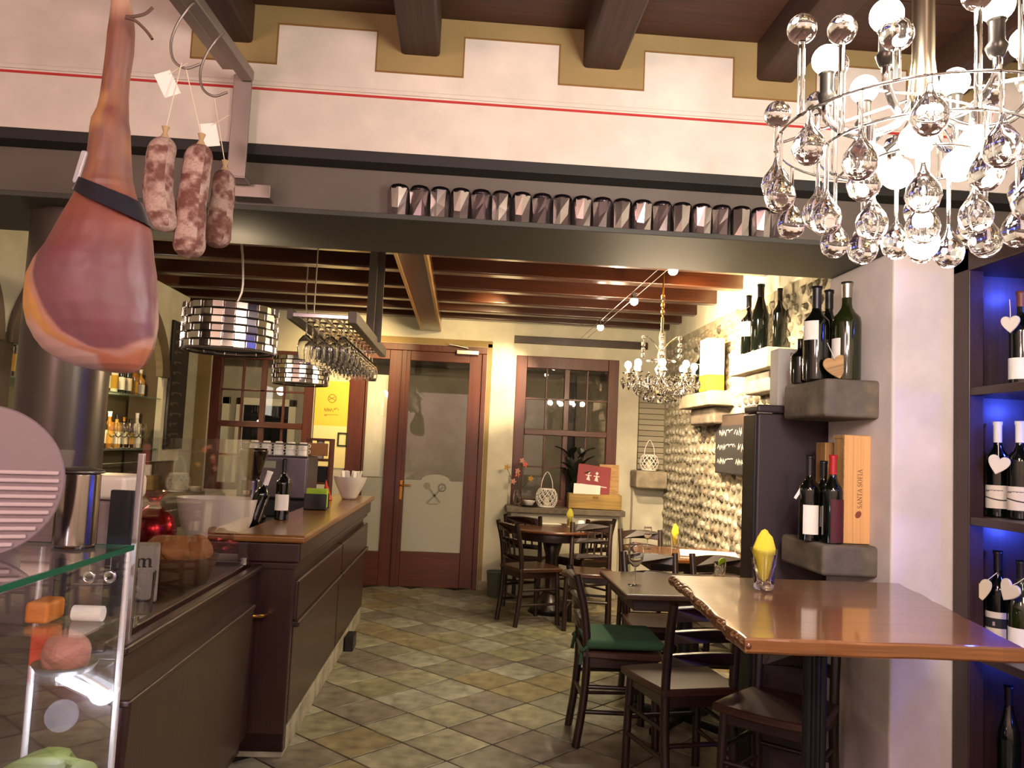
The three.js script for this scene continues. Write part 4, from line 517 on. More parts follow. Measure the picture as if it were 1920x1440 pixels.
{ // orchid vase, dish
  const t = thing('flower_vase', 'clear vase with small pink and yellow flowers at the left end of the sill', 'vase', [0.585, 0.869, -8.17]); part(t, 'vase', lathe([[0, 0], [0.035, 0], [0.045, 0.08], [0.03, 0.16], [0.028, 0.16], [0.041, 0.08], [0.03, 0.01], [0, 0.01]], 18), M.glass);
  for (let k = 0; k < 7; k++) { const a = k * 1.3, x = 0.05 * Math.sin(a) + (k % 2) * 0.06 - 0.03, h = 0.24 + 0.035 * k; part(t, 'stem', tube([[0, 0.02, 0], [x * 0.4, 0.16, 0], [x * 1.6, h, 0.02 * Math.cos(a)]], 0.0025, 8, 5), M.green); const pet = []; for (let j = 0; j < 5; j++) pet.push(put(put(sph(0.016, 8, 6).scale(1, 0.6, 0.25), 0.016, 0, 0), 0, 0, 0, 0, 0, j * 1.257)); part(t, 'flower', put(merge(pet), x * 1.6, h, 0.02 * Math.cos(a), 0.3), [paint(0xc9907e, 0.8), paint(0xb58a3a, 0.8), paint(0xd0685a, 0.8)][k % 3]); }
}
{ const t = thing('serving_dish', 'dark dish with a white bowl on the window sill beside the lantern', 'dish', [0.7, 0.869, -8.09]); part(t, 'plate', lathe([[0, 0], [0.06, 0], [0.09, 0.018], [0.085, 0.02], [0.055, 0.007], [0, 0.006]], 24), M.black); part(t, 'bowl', put(lathe([[0, 0], [0.035, 0], [0.062, 0.05], [0.057, 0.05], [0.03, 0.008], [0, 0.006]], 22), 0, 0.012, 0), M.white); }

// ================================================================ HANGING: RAIL, HAM, SALAMIS, TUMBLERS ON THE GIRDER
{
  const r = thing('meat_rail', 'grey steel meat rail on a bent bracket fixed to the girder', 'rail');
  const a = [-0.882, 2.77, -2.97], b = [-1.02, 2.77, -0.9], yaw = Math.atan2(b[0] - a[0], b[2] - a[2]); const L = Math.hypot(b[0] - a[0], b[2] - a[2]);
  part(r, 'bar', put(box(0.05, 0.04, L, 0.006), (a[0] + b[0]) / 2 + 0.02, 2.78, (a[2] + b[2]) / 2, yaw), M.railSteel); part(r, 'flange', put(box(0.09, 0.006, L, 0.002), (a[0] + b[0]) / 2 - 0.03, 2.803, (a[2] + b[2]) / 2, yaw), M.railSteel);
  part(r, 'bracket', merge([span(-0.915, -0.848, 2.4, 2.79, -2.99, -2.978, 0.003), span(-0.915, -0.848, 2.395, 2.41, -3.06, -2.98, 0.003), span(-0.92, -0.775, 2.352, 2.405, -3.15, -3.07, 0.003)]), M.railSteel); part(r, 'gusset', put(extrude(shapeOf([[0, 0], [0.08, 0], [0, 0.1]]), 0.006, 0.001), -0.88, 2.41, -3.06, -Math.PI / 2), M.railSteel); for (const z of [-1.0]) part(r, 'hanger', bar([-1.0, 2.8, z], [-1.0, 3.1, z], 0.008), M.railSteel);
}
const hook = (label, x, z, y) => { const t = thing('meat_hook', label, 'hook', [x, y, z]); t.scale.setScalar(1.35); part(t, 'wire', tube([[0.02, 0.1, 0.01], [0.0, 0.085, 0], [-0.02, 0.05, 0], [-0.032, 0.0, 0], [-0.022, -0.04, 0], [0.005, -0.055, 0], [0.036, -0.043, 0]], 0.003, 40, 7), M.railSteel); return t; };
hook('steel hook on the meat rail holding the two larger salamis', -0.905, -2.45, 2.632); hook('steel hook on the meat rail holding the smallest salami', -0.87, -2.62, 2.622);
const salamiMat = std({ color: 0xdacfc8, roughness: 0.9, map: rep(tSalami, 5, 5), bumpMap: rep(bSalami, 5, 5), bumpScale: 0.002 });
function salami(label, p, L, r, bend, tilt, top) {
  const t = thing('salami', label, 'salami', p), g = new THREE.CylinderGeometry(r, r, 1, 24, 40, false), q = g.attributes.position;
  for (let i = 0; i < q.count; i++) { const v = q.getY(i) + 0.5, e = Math.sqrt(Math.max(0, 1 - Math.max(0, Math.abs(v - 0.5) * L - (L / 2 - r)) ** 2 / (r * r))), w = e * (1 + 0.05 * (pn(v * 9 + 5, Math.atan2(q.getX(i), q.getZ(i)) * 2 + 9, 64, 64) - 0.5) * 2) * (1.06 - 0.16 * v); q.setXYZ(i, q.getX(i) * w + bend * Math.sin(v * Math.PI) + tilt * (v - 1), -(1 - v) * L, q.getZ(i) * w); }
  g.computeVertexNormals(); { const u = muv(g), w = u.attributes.uv; for (let i = 0; i < w.count; i++) w.setXY(i, w.getX(i) + p[0] * 9, w.getY(i) + p[2] * 3.3); part(t, 'casing', u, salamiMat); }; part(t, 'tip', put(lathe([[0.0, 0.035], [0.012, 0.03], [0.006, 0.012], [0.012, 0], [0.02, -0.01], [0, -0.014]], 12), 0, 0, 0), paint(0xb79b74, 0.8)); part(t, 'string', bar([0, 0.02, 0], top, 0.0016, 5), M.cream); return t;
}
salami('plump whitish salami on the left, next to the ham', [-0.928, 2.325, -2.41], 0.29, 0.043, -0.018, -0.02, [0.02, 0.245, -0.03]);
salami('longest whitish salami in the middle with brown patches', [-0.835, 2.325, -2.45], 0.355, 0.044, -0.008, 0.01, [-0.065, 0.24, 0]);
salami('smallest whitish salami on the right, hanging from its own hook', [-0.812, 2.305, -2.62], 0.26, 0.039, 0.003, 0.008, [-0.05, 0.235, 0]);
for (const [x, y, z, l, a] of [[-0.945, 2.5, -2.44, 'white round paper tag on the string of the middle salami', 0.5], [-0.86, 2.41, -2.6, 'small grey paper tag hanging above the smallest salami', 0.25]]) { const t = thing('paper_tag', l, 'tag', [x, y, z]); part(t, 'paper', put(new RoundedBoxGeometry(0.05, 0.075, 0.002, 2, 0.0009), 0, 0, 0, 0.3, 0, a), M.paper); part(t, 'thread', bar([0, 0.03, 0], [0.055, 0.07, 0], 0.0012, 5), M.cream); }
{ // the ham, lofted from its outline
  const h = thing('cured_ham', 'whole cured ham with a long shank hanging by the left edge', 'ham', [0, 0, 0]);
  const rows = [[-60, 214, 240], [-30, 211, 242], [0, 209, 244], [30, 207, 250], [60, 203, 252], [100, 199, 250], [150, 193, 242], [185, 188, 240], [205, 183, 240], [225, 173, 240], [245, 170, 243], [275, 167, 244], [310, 162, 245], [340, 153, 247], [370, 140, 255], [400, 124, 272], [430, 108, 281], [460, 92, 284], [490, 70, 287], [520, 55, 290], [550, 51, 292], [580, 50, 294], [610, 56, 294], [635, 68, 290], [655, 84, 285], [672, 108, 277], [685, 140, 270], [694, 180, 260], [699, 215, 250]];
  const d = 1.8, N = 128, pos = [], col = [], idx = [], C = new THREE.Vector3(), inv = new THREE.Vector3();
  // outline in metres on the vertical plane 1.8 m away
  const X = (px, py) => (px + (py - 720) * 0.045 * -1 * 0 - 865) / 1517 * d, toXY = (px, py) => { camera.updateMatrixWorld(); C.set((px - 960) / 960, (720 - py) / 720, 0.5).unproject(camera).sub(camera.position); const t = -d / C.z; return [C.x * t, 1.45 + C.y * t]; };
  const lerp = (a, b, t) => a + (b - a) * t, R = []; for (let i = 0; i < rows.length - 1; i++) for (let k = 0; k < 6; k++) { const t = k / 6; R.push([0, 1, 2].map((j) => lerp(rows[i][j], rows[i + 1][j], t))); } R.push(rows[rows.length - 1]);
  camera.aspect = 4 / 3; camera.updateProjectionMatrix();
  R.forEach(([py, l, r], i) => { const [x0, y0] = toXY(l, py), [x1, y1] = toXY(r, py), cx = (x0 + x1) / 2, cy = (y0 + y1) / 2, w = (x1 - x0) / 2, v = py / 700, dep = w * (v > 0.5 ? lerp(0.85, 0.62, Math.min(1, (v - 0.5) * 2.2)) : 0.9);
    for (let k = 0; k < N; k++) { const a = k / N * Math.PI * 2, ca = Math.cos(a), sa = Math.sin(a), bmp = 1 + 0.02 * (pn(py / 30, k / 3, 99, 16) - 0.5); pos.push(cx + ca * w * bmp, cy + (y1 - y0) / 2 * ca, -d + sa * dep * bmp);
      // own colours: rind left and below, dark meat on the cut face
      const n = pn(py / 40 + 3, ca * 3 + 9, 99, 32), n2 = pn(py / 11 + 3, ca * 12 + 20, 99, 64), rim = l + (r - l) * (0.5 + 0.5 * ca), sm = (x, e0, e1) => { const t = Math.min(1, Math.max(0, (x - e0) / (e1 - e0))); return t * t * (3 - 2 * t); }, mix = (p, q, t) => p.map((v, j) => v + (q[j] - v) * t);
      const pw = (x, T) => { for (let j = 1; j < T.length; j++) if (x < T[j][0]) return lerp(T[j - 1][1], T[j][1], Math.max(0, (x - T[j - 1][0]) / (T[j][0] - T[j - 1][0]))); return T[T.length - 1][1]; };
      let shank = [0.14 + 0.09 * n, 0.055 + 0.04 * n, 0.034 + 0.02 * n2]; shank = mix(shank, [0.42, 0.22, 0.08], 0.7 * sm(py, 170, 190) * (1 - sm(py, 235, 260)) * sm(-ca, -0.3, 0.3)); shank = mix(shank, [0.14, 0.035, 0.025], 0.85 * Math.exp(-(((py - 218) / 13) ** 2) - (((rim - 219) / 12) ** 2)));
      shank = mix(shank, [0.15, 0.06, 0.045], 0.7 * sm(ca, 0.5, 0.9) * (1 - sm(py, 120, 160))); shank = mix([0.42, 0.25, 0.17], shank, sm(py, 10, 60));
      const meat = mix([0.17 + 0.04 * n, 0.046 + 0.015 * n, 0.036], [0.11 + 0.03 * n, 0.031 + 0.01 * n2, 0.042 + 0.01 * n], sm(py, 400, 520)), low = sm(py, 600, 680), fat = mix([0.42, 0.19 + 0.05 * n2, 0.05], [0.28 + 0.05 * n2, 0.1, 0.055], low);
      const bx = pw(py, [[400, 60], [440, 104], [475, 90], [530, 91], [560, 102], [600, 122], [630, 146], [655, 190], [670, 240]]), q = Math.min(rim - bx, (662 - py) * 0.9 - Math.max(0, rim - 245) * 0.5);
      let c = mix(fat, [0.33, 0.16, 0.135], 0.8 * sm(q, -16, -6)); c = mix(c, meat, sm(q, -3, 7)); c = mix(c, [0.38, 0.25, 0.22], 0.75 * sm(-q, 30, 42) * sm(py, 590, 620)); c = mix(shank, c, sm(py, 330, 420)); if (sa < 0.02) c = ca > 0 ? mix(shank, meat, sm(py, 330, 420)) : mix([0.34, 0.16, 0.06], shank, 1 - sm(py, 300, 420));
      col.push(...c); } });
  for (let i = 0; i < R.length - 1; i++) for (let k = 0; k < N; k++) { const a = i * N + k, b = i * N + (k + 1) % N, e = a + N, f = b + N; idx.push(a, b, e, b, f, e); }
  const cap = pos.length / 3, last = R.length - 1; const mid = [0, 0, 0]; for (let k = 0; k < N; k++) for (let j = 0; j < 3; j++) mid[j] += pos[(last * N + k) * 3 + j] / N; pos.push(...mid); col.push(0.45, 0.25, 0.2); for (let k = 0; k < N; k++) idx.push(last * N + k, last * N + (k + 1) % N, cap);
  const g = new THREE.BufferGeometry(); g.setAttribute('position', new THREE.Float32BufferAttribute(pos, 3)); g.setAttribute('color', new THREE.Float32BufferAttribute(col, 3)); g.setIndex(idx); g.computeVertexNormals();
  const fl = g.attributes.normal; if (fl.getZ(14 * N + N / 4 | 0) < 0) { const ii = g.index.array; for (let i = 0; i < ii.length; i += 3) { const t = ii[i]; ii[i] = ii[i + 1]; ii[i + 1] = t; } g.computeVertexNormals(); }
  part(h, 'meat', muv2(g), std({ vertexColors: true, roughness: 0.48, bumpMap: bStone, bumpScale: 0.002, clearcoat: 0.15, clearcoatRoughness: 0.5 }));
  // dark label band slung slantwise round the shank, and the shiny plastic end
  const ring = []; const bandAt = (k, off) => { const a = k / 40 * Math.PI * 2, ca = Math.cos(a), sa = Math.sin(a), py = lerp(346, 404, 0.5 + 0.5 * ca) + off, i = R.findIndex((q) => q[0] > py), [, l, r] = R[Math.max(1, i)], [x0, y0] = toXY(l, py), [x1, y1] = toXY(r, py), w = (x1 - x0) / 2 * 1.03 + 0.002; return [(x0 + x1) / 2 + ca * w, (y0 + y1) / 2 + (y1 - y0) / 2 * ca, -d + sa * w * 0.93]; };
  const bp = [], bi = []; for (let k = 0; k <= 40; k++) { const wd = 11 + 12 * (0.5 + 0.5 * Math.cos(k / 40 * Math.PI * 2)); bp.push(...bandAt(k, -wd), ...bandAt(k, wd)); if (k < 40) { const q = k * 2; bi.push(q, q + 1, q + 2, q + 1, q + 3, q + 2); } }
  const bg = new THREE.BufferGeometry(); bg.setAttribute('position', new THREE.Float32BufferAttribute(bp, 3)); bg.setAttribute('uv', new THREE.Float32BufferAttribute(new Float32Array(bp.length / 3 * 2), 2)); bg.setIndex(bi); bg.computeVertexNormals(); const bm = std({ color: 0x24232b, roughness: 0.35, clearcoat: 0.5 }); bm.side = THREE.DoubleSide; part(h, 'label_band', bg, bm, 'dark printed label band');
  const [cx, cy] = toXY(163, 322); part(h, 'plastic_end', put(box(0.016, 0.075, 0.03, 0.005), cx, cy, -d + 0.02, 0, 0, -0.2), std({ color: 0xcfd3d8, roughness: 0.08, transmission: 0.4, thickness: 0 }));
  const P = (px, py, z = 0.02) => { const [x, y] = toXY(px, py); return [x, y, -d + z]; }; part(h, 'cord', merge([tube([P(246, 44, 0.03), P(262, 44, 0.03), P(280, 34, 0.02), P(293, 23, 0.02)], 0.0035, 12, 6), tube([P(246, 46, 0.03), P(264, 52, 0.03), P(282, 68, 0.02), P(292, 82, 0.02)], 0.0035, 12, 6)]), paint(0x5a4438, 0.8));
  part(h, 'hanging_loop', bar(P(228, -50, 0), [-0.80, 2.76, -1.8], 0.004), M.cream);
}
function muv2(g) { const p = g.attributes.position, uv = new Float32Array(p.count * 2); for (let i = 0; i < p.count; i++) { uv[i * 2] = p.getX(i) * 3; uv[i * 2 + 1] = p.getY(i) * 3; } g.setAttribute('uv', new THREE.BufferAttribute(uv, 2)); return g; }
{ // silvery faceted tumblers standing on the girder flange
  const ord = ['first', 'second', 'third', 'fourth', 'fifth', 'sixth', 'seventh', 'eighth', 'ninth', 'tenth', 'eleventh', 'twelfth', 'thirteenth', 'fourteenth', 'fifteenth', 'sixteenth', 'seventeenth', 'eighteenth', 'nineteenth', 'last'];
  const m = std({ color: 0xc4bcbc, metalness: 0.95, roughness: 0.12 }), md = std({ color: 0x3a3338, metalness: 0.9, roughness: 0.2 });
  const body = () => { const g = new THREE.CylinderGeometry(0.04, 0.037, 0.108, 7, 2), p = g.attributes.position; for (let i = 0; i < p.count; i++) { const k = hash(Math.round(p.getX(i) * 900), Math.round(p.getY(i) * 900)) - 0.5; const s = Math.min(1.0, 1 + 0.5 * k); p.setXYZ(i, p.getX(i) * s, p.getY(i) + 0.054 + (Math.abs(p.getY(i)) < 0.03 ? 0.05 * k : 0), p.getZ(i) * s); } const n = g.toNonIndexed(); n.computeVertexNormals(); return n; };
  let t0; for (let k = 0; k < 20; k++) { const x = -0.29 + k * 0.0795, p = [x, 2.3175, -3.094], l = (k === 19 ? 'last' : ord[k]) + ' silvery faceted tumbler from the left on the steel girder'; if (!t0) { t0 = thing('silver_tumbler', l, 'tumbler', p, 0, 'silvery tumblers in a row on the steel girder'); part(t0, 'body', body(), m); part(t0, 'cap', lathe([[0.036, 0.104], [0.038, 0.11], [0.034, 0.12], [0.02, 0.126], [0, 0.127]], 16), md); } else { again(t0, l, p, k * 2.1); } }
}

// ================================================================ LAMPS
{ // big glass-drop chandelier close to the camera
  const cx = 0.905, cz = -1.55, c = thing('drop_chandelier', 'big chrome chandelier of glass drops and lit globe bulbs, near the right edge', 'chandelier', [cx, 0, cz]);
  part(c, 'stem', lathe([[0, 2.0], [0.012, 2.02], [0.016, 2.16], [0.03, 2.2], [0.022, 2.28], [0.02, 2.9], [0.05, 3.05], [0.06, 3.1], [0, 3.1]], 24), std({ color: 0xd8c9ac, metalness: 1, roughness: 0.2 }));
  const bulbs = [], bulb = (x, y, z, r = 0.031) => { part(c, 'bulb', put(sph(r, 20, 14), x, y, z), M.bulb); bulbs.push([x, y, z]); };
  for (let k = 0; k < 6; k++) { const a = k / 6 * Math.PI * 2 + 0.35, x = Math.cos(a) * 0.185, z = Math.sin(a) * 0.185; part(c, 'arm', tube([[0, 2.26, 0], [x * 0.25, 2.15, z * 0.25], [x * 0.7, 2.13, z * 0.7], [x, 2.17, z], [x, 2.205, z]], 0.008, 18, 8), M.chrome); part(c, 'socket', put(lathe([[0, 0], [0.012, 0], [0.02, 0.02], [0.014, 0.03], [0.014, 0.065], [0.017, 0.07], [0, 0.072]], 16), x, 2.198, z), std({ color: 0x4a4640, metalness: 0.8, roughness: 0.3 })); bulb(x, 2.298, z); }
  for (let k = 0; k < 5; k++) { const a = k / 5 * Math.PI * 2 + 0.95, x = Math.cos(a) * 0.1, z = Math.sin(a) * 0.1; part(c, 'socket', put(cyl(0.012, 0.012, 0.04, 12), x, 2.13, z), M.chrome); bulb(x, 2.075, z, 0.033); }
  bulb(0, 1.898, 0.0, 0.033); part(c, 'socket', put(cyl(0.012, 0.012, 0.05, 12), 0, 1.955, 0), M.chrome); part(c, 'lower_stem', bar([0, 1.96, 0], [0, 2.05, 0], 0.006), M.chrome);
  const ring = (r, y) => part(c, 'ring', put(new THREE.TorusGeometry(r, 0.0026, 6, 48), 0, y, 0, 0, Math.PI / 2), M.chrome); ring(0.285, 2.12); ring(0.2, 2.09); ring(0.11, 2.06); for (let k = 0; k < 6; k++) { const a = k / 6 * Math.PI * 2 + 0.35; part(c, 'spoke', bar([Math.cos(a) * 0.02, 2.2, Math.sin(a) * 0.02], [Math.cos(a) * 0.285, 2.12, Math.sin(a) * 0.285], 0.003), M.chrome); }
  const dropG = lathe([[0, -0.034], [0.013, -0.031], [0.026, -0.02], [0.032, -0.002], [0.028, 0.016], [0.017, 0.032], [0.008, 0.045], [0.004, 0.06], [0, 0.062]], 20), ballG = sph(0.029, 18, 12);
  const rodG = cyl(0.0045, 0.0045, 1, 8); const hang = (a, r, y0, y1, g = dropG) => { const x = Math.cos(a) * r, z = Math.sin(a) * r; const o = part(c, 'drop_rod', rodG, M.crystal); o.scale.y = y0 - y1 - 0.055; o.position.set(x, (y0 + y1 + 0.055) / 2, z); part(c, 'crystal_drop', g, M.crystal).position.set(x, y1, z); };
  for (let k = 0; k < 16; k++) hang(k / 16 * Math.PI * 2 + 0.1, 0.285, 2.12, k % 2 ? 2.045 : 1.985); for (let k = 0; k < 12; k++) hang(k / 12 * Math.PI * 2, 0.2, 2.09, k % 2 ? 1.975 : 1.935); for (let k = 0; k < 7; k++) hang(k / 7 * Math.PI * 2 + 0.3, 0.115, 2.06, k % 2 ? 1.925 : 1.9);
  const up = (a, r, y0, y1) => { const x = Math.cos(a) * r, z = Math.sin(a) * r; const o = part(c, 'upright_rod', cyl(0.007, 0.007, 1, 10), M.crystal); o.scale.y = y1 - y0; o.position.set(x, (y0 + y1) / 2, z); part(c, 'crystal_ball', ballG, M.crystal).position.set(x, y1 + 0.024, z); };
  for (let k = 0; k < 9; k++) up(k / 9 * Math.PI * 2 + 0.15, 0.285, 2.12, k % 2 ? 2.18 : 2.27); for (let k = 0; k < 5; k++) up(k / 5 * Math.PI * 2 + 2.9, 0.2, 2.09, 2.28 + (k % 2) * 0.04);
  bulbs.forEach(([x, y, z], i) => { if (i % 2 === 0 || i > 9) lamp([cx + x, y, cz + z], WHITE, I.chand * 2, 2.2); });
}
{ // unseen lamps behind the camera, placed to light the front room
  for (const [x, z, l] of [[-1.5, 1.0, 'unseen lamp behind the camera, lighting the front room from the bar side'], [0.9, 1.1, 'unseen lamp behind the camera, lighting the front room from the cabinet side']]) { const c = thing('unseen_lamp', l, 'lamp', [x, 2.55, z]); part(c, 'globe', sph(0.11, 24, 16), glow(0xffe6cf, 4)); part(c, 'rod', bar([0, 0.1, 0], [0, 0.4, 0], 0.01), M.brass); lamp([x, 2.55, z], x < 0 ? 0xffccce : 0xffe6d8, I.fill, 11); }
}
{ // crystal chandelier of the back room
  const cx = 1.41, cz = -5.75, c = thing('crystal_chandelier', 'antique crystal chandelier with candle bulbs over the tables by the cobble wall', 'chandelier', [cx, 0, cz]);
  part(c, 'stem', lathe([[0, 1.86], [0.03, 1.88], [0.055, 1.93], [0.03, 1.97], [0.02, 2.0], [0.045, 2.06], [0.02, 2.1], [0.03, 2.16], [0.015, 2.22], [0.022, 2.3], [0.01, 2.36], [0.012, 2.44], [0, 2.45]], 20), M.glass);
  part(c, 'chain', tube([[0, 2.44, 0], [0, 2.6, 0], [0, 2.88, 0]], 0.006, 6, 6), M.brass); for (const y of [2.48, 2.53, 2.59]) part(c, 'bead', put(sph(0.017, 10, 8).scale(1, 1.5, 1), 0, y, 0), M.crystal);
  const drop = new THREE.OctahedronGeometry(0.019, 0); drop.scale(1, 1.9, 0.6); const pos = [];
  for (let k = 0; k < 8; k++) { const a = k / 8 * Math.PI * 2 + 0.2, X = Math.cos(a), Z = Math.sin(a), r = 0.235; part(c, 'arm', tube([[X * 0.02, 2.0, Z * 0.02], [X * 0.08, 1.93, Z * 0.08], [X * 0.16, 1.93, Z * 0.16], [X * r, 1.99, Z * r], [X * r, 2.02, Z * r]], 0.0065, 18, 7), M.glass); part(c, 'drip_pan', put(lathe([[0, 0], [0.02, 0], [0.042, 0.012], [0.04, 0.014], [0.012, 0.006], [0, 0.02]], 16), X * r, 2.015, Z * r), M.glass); part(c, 'candle', put(cyl(0.009, 0.009, 0.035, 10), X * r, 2.045, Z * r), M.cream); part(c, 'bulb', put(sph(0.025, 14, 10).scale(1, 1.15, 1), X * r, 2.085, Z * r), M.bulb); pos.push([X * r, 2.085, Z * r]);
    for (const d of [-0.2, 0.2, 0]) part(c, 'crystal', drop, M.crystal).position.set(Math.cos(a + d) * (r + 0.035), 1.965 - Math.abs(d) * 0.1, Math.sin(a + d) * (r + 0.035)); for (const [d, q, y] of [[0.39, 0.2, 1.93], [0.2, 0.17, 1.9], [0.39, 0.12, 1.86], [0.2, 0.1, 1.99], [0.39, 0.24, 1.98]]) part(c, 'crystal', drop, M.crystal).position.set(Math.cos(a + d) * q, y, Math.sin(a + d) * q); part(c, 'crystal', drop, M.crystal).position.set(X * 0.15, 1.885, Z * 0.15); part(c, 'crystal', drop, M.crystal).position.set(X * 0.08, 1.85, Z * 0.08);
    if (k % 2 === 0) { part(c, 'upper_arm', tube([[X * 0.015, 2.2, Z * 0.015], [X * 0.06, 2.26, Z * 0.06], [X * 0.12, 2.3, Z * 0.12], [X * 0.13, 2.24, Z * 0.13]], 0.005, 14, 6), M.glass); for (const y of [2.29, 2.24, 2.2, 2.16]) part(c, 'bead', put(sph(0.017, 10, 8), X * 0.13, y, Z * 0.13), M.crystal); }
    const nx = Math.cos(a + Math.PI / 4), nz = Math.sin(a + Math.PI / 4), g = []; for (let i = 1; i < 7; i++) { const t = i / 7; g.push(put(sph(0.009, 7, 5), (X * (1 - t) + nx * t) * r, 2.0 - 0.06 * Math.sin(t * Math.PI), (Z * (1 - t) + nz * t) * r)); } part(c, 'bead_garland', merge(g), M.crystal); }
  part(c, 'ring', put(new THREE.TorusGeometry(0.1, 0.006, 6, 30), 0, 2.12, 0, 0, Math.PI / 2), M.glass); part(c, 'finial', put(sph(0.022, 12, 9), 0, 1.835, 0), M.crystal);
  pos.forEach((p, i) => { if (i % 2 === 0) lamp([cx + p[0], p[1], cz + p[2]], WARM, I.chand2 * 2, 1.6); });
}
{ // halogen spots on two stretched wires
  const w = thing('cable_light', 'two thin parallel wires with halogen spots stretched under the beams', 'cable lights');
  for (const d of [-0.03, 0.03]) part(w, 'wire', bar([1.24 + d, 2.64, -3.62], [1.2 + d, 2.6, -8.2], 0.0025, 5), M.steel);
  const targets = [[0.36, 1.9, -8.25], [2.05, 2.25, -5.5], [2.05, 2.45, -6.0], [-1.3, 1.8, -8.2], [2.05, 1.0, -5.3]];
  [[1.19, 2.57, -7.14], [1.21, 2.57, -5.81], [1.22, 2.57, -4.75]].forEach(([x, y, z], i) => { part(w, 'spot_head', put(lathe([[0, 0.05], [0.012, 0.05], [0.03, 0.0], [0.028, 0.0], [0.01, 0.045], [0, 0.045]], 16), x, y + 0.005, z), M.chrome); part(w, 'spot_bulb', put(sph(0.03, 14, 10), x, y - 0.012, z), M.bulb); part(w, 'spot_arm', merge([bar([x - 0.03, 2.62, z], [x, y + 0.05, z], 0.003, 5), bar([x + 0.03, 2.62, z], [x, y + 0.05, z], 0.003, 5)]), M.chrome); });  // third head is out of view, placed to light the cobble wall
  spot([1.17, 2.54, -7.2], [0.38, 2.1, -8.28], WARM, I.spot * 1.6, 0.33, 0.5); spot([-0.6, 2.68, -7.0], [-1.2, 2.1, -8.3], WARM2, I.spot * 1.1, 0.55, 0.8); spot([0.3, 2.68, -6.9], [-0.2, 2.5, -8.3], WARM2, I.spot * 0.3, 0.7, 0.9); spot([1.2, 2.52, -5.82], [0.2, 0, -5.6], 0xf4f4d8, I.spot * 0.45, 0.75, 0.9); spot([1.2, 2.5, -7.1], [0.1, 0, -7.0], 0xf4f4d8, I.spot * 0.18, 0.6, 0.9); spot([1.26, 2.5, -4.7], [0.5, 0, -4.2], 0xf4f4d8, I.spot * 0.42, 0.7, 0.9); spot([1.24, 2.54, -5.75], [2.1, 2.5, -6.1], WARM2, I.spot * 1.6, 0.75, 0.8); spot([1.26, 2.54, -4.7], [2.1, 1.3, -5.7], WARM, I.spot * 3.2, 0.8, 0.9); spot([1.15, 2.54, -6.2], [2.1, 1.2, -7.0], WARM, I.spot * 1.2, 0.8, 0.9); lamp([1.21, 2.52, -6.5], WARM, I.back, 2); lamp([0.2, 2.5, -5.2], WARM, I.back * 0.8, 3);  // some wall spots are unseen; floor spots and bare lamps added as fill
}
for (const [x, z, y, l] of [[-1.14, -3.95, 1.84, 'larger woven chrome drum pendant above the near end of the bar'], [-1.3, -6.5, 1.865, 'farther woven chrome drum pendant half hidden by hanging glasses']]) { // woven chrome drums
  const c = thing('pendant_lamp', l, 'pendant lamp', [x, y, z]), R = 0.21, n = 26; const strip = put(box(0.056, 0.032, 0.008, 0.003), 0, 0, R); const ms = [0xe0dcd6, 0xc8c4be, 0xb0aca8].map((q) => std({ color: q, metalness: 1, roughness: 0.12 }));
  for (let r = 0; r < 6; r++) for (let k = 0; k < n; k++) { const o = part(c, 'chrome_plate', strip, ms[(r * 7 + k * 3) % 3]); o.position.y = 0.024 + r * 0.036; o.rotation.y = (k + 0.0) / n * Math.PI * 2; const s = (r + k) % 2 ? 1.04 : 0.98; o.scale.set(0.92, 1, s); }
  part(c, 'lower_band', put(lathe([[R - 0.01, 0], [R + 0.004, 0], [R + 0.004, 0.008], [R - 0.01, 0.008]], 44), 0, 0, 0), M.steelGrey); part(c, 'diffuser', put(cyl(R - 0.012, R - 0.012, 0.004, 40), 0, 0.03, 0), std({ color: 0x8a857c, roughness: 0.9, transmission: 0.2, thickness: 0 })); part(c, 'liner', put(cyl(R - 0.012, R - 0.012, 0.2, 40, true), 0, 0.12, 0), paint(0x3a3733, 0.6));
  part(c, 'cord', tube([[0.0, 0.2, 0], [0.04, 0.3, 0], [0.035, 0.45, 0], [0.0, 0.7, 0], [0, 2.885 - y, 0]], 0.006, 24, 6), M.steel); part(c, 'bulb', put(sph(0.035, 14, 10), 0, 0.13, 0), M.bulb2); part(c, 'spider', bar([-R + 0.02, 0.2, 0], [R - 0.02, 0.2, 0], 0.005), M.steel); lamp([x, y + 0.12, z], WARM, I.pend, 2);
}
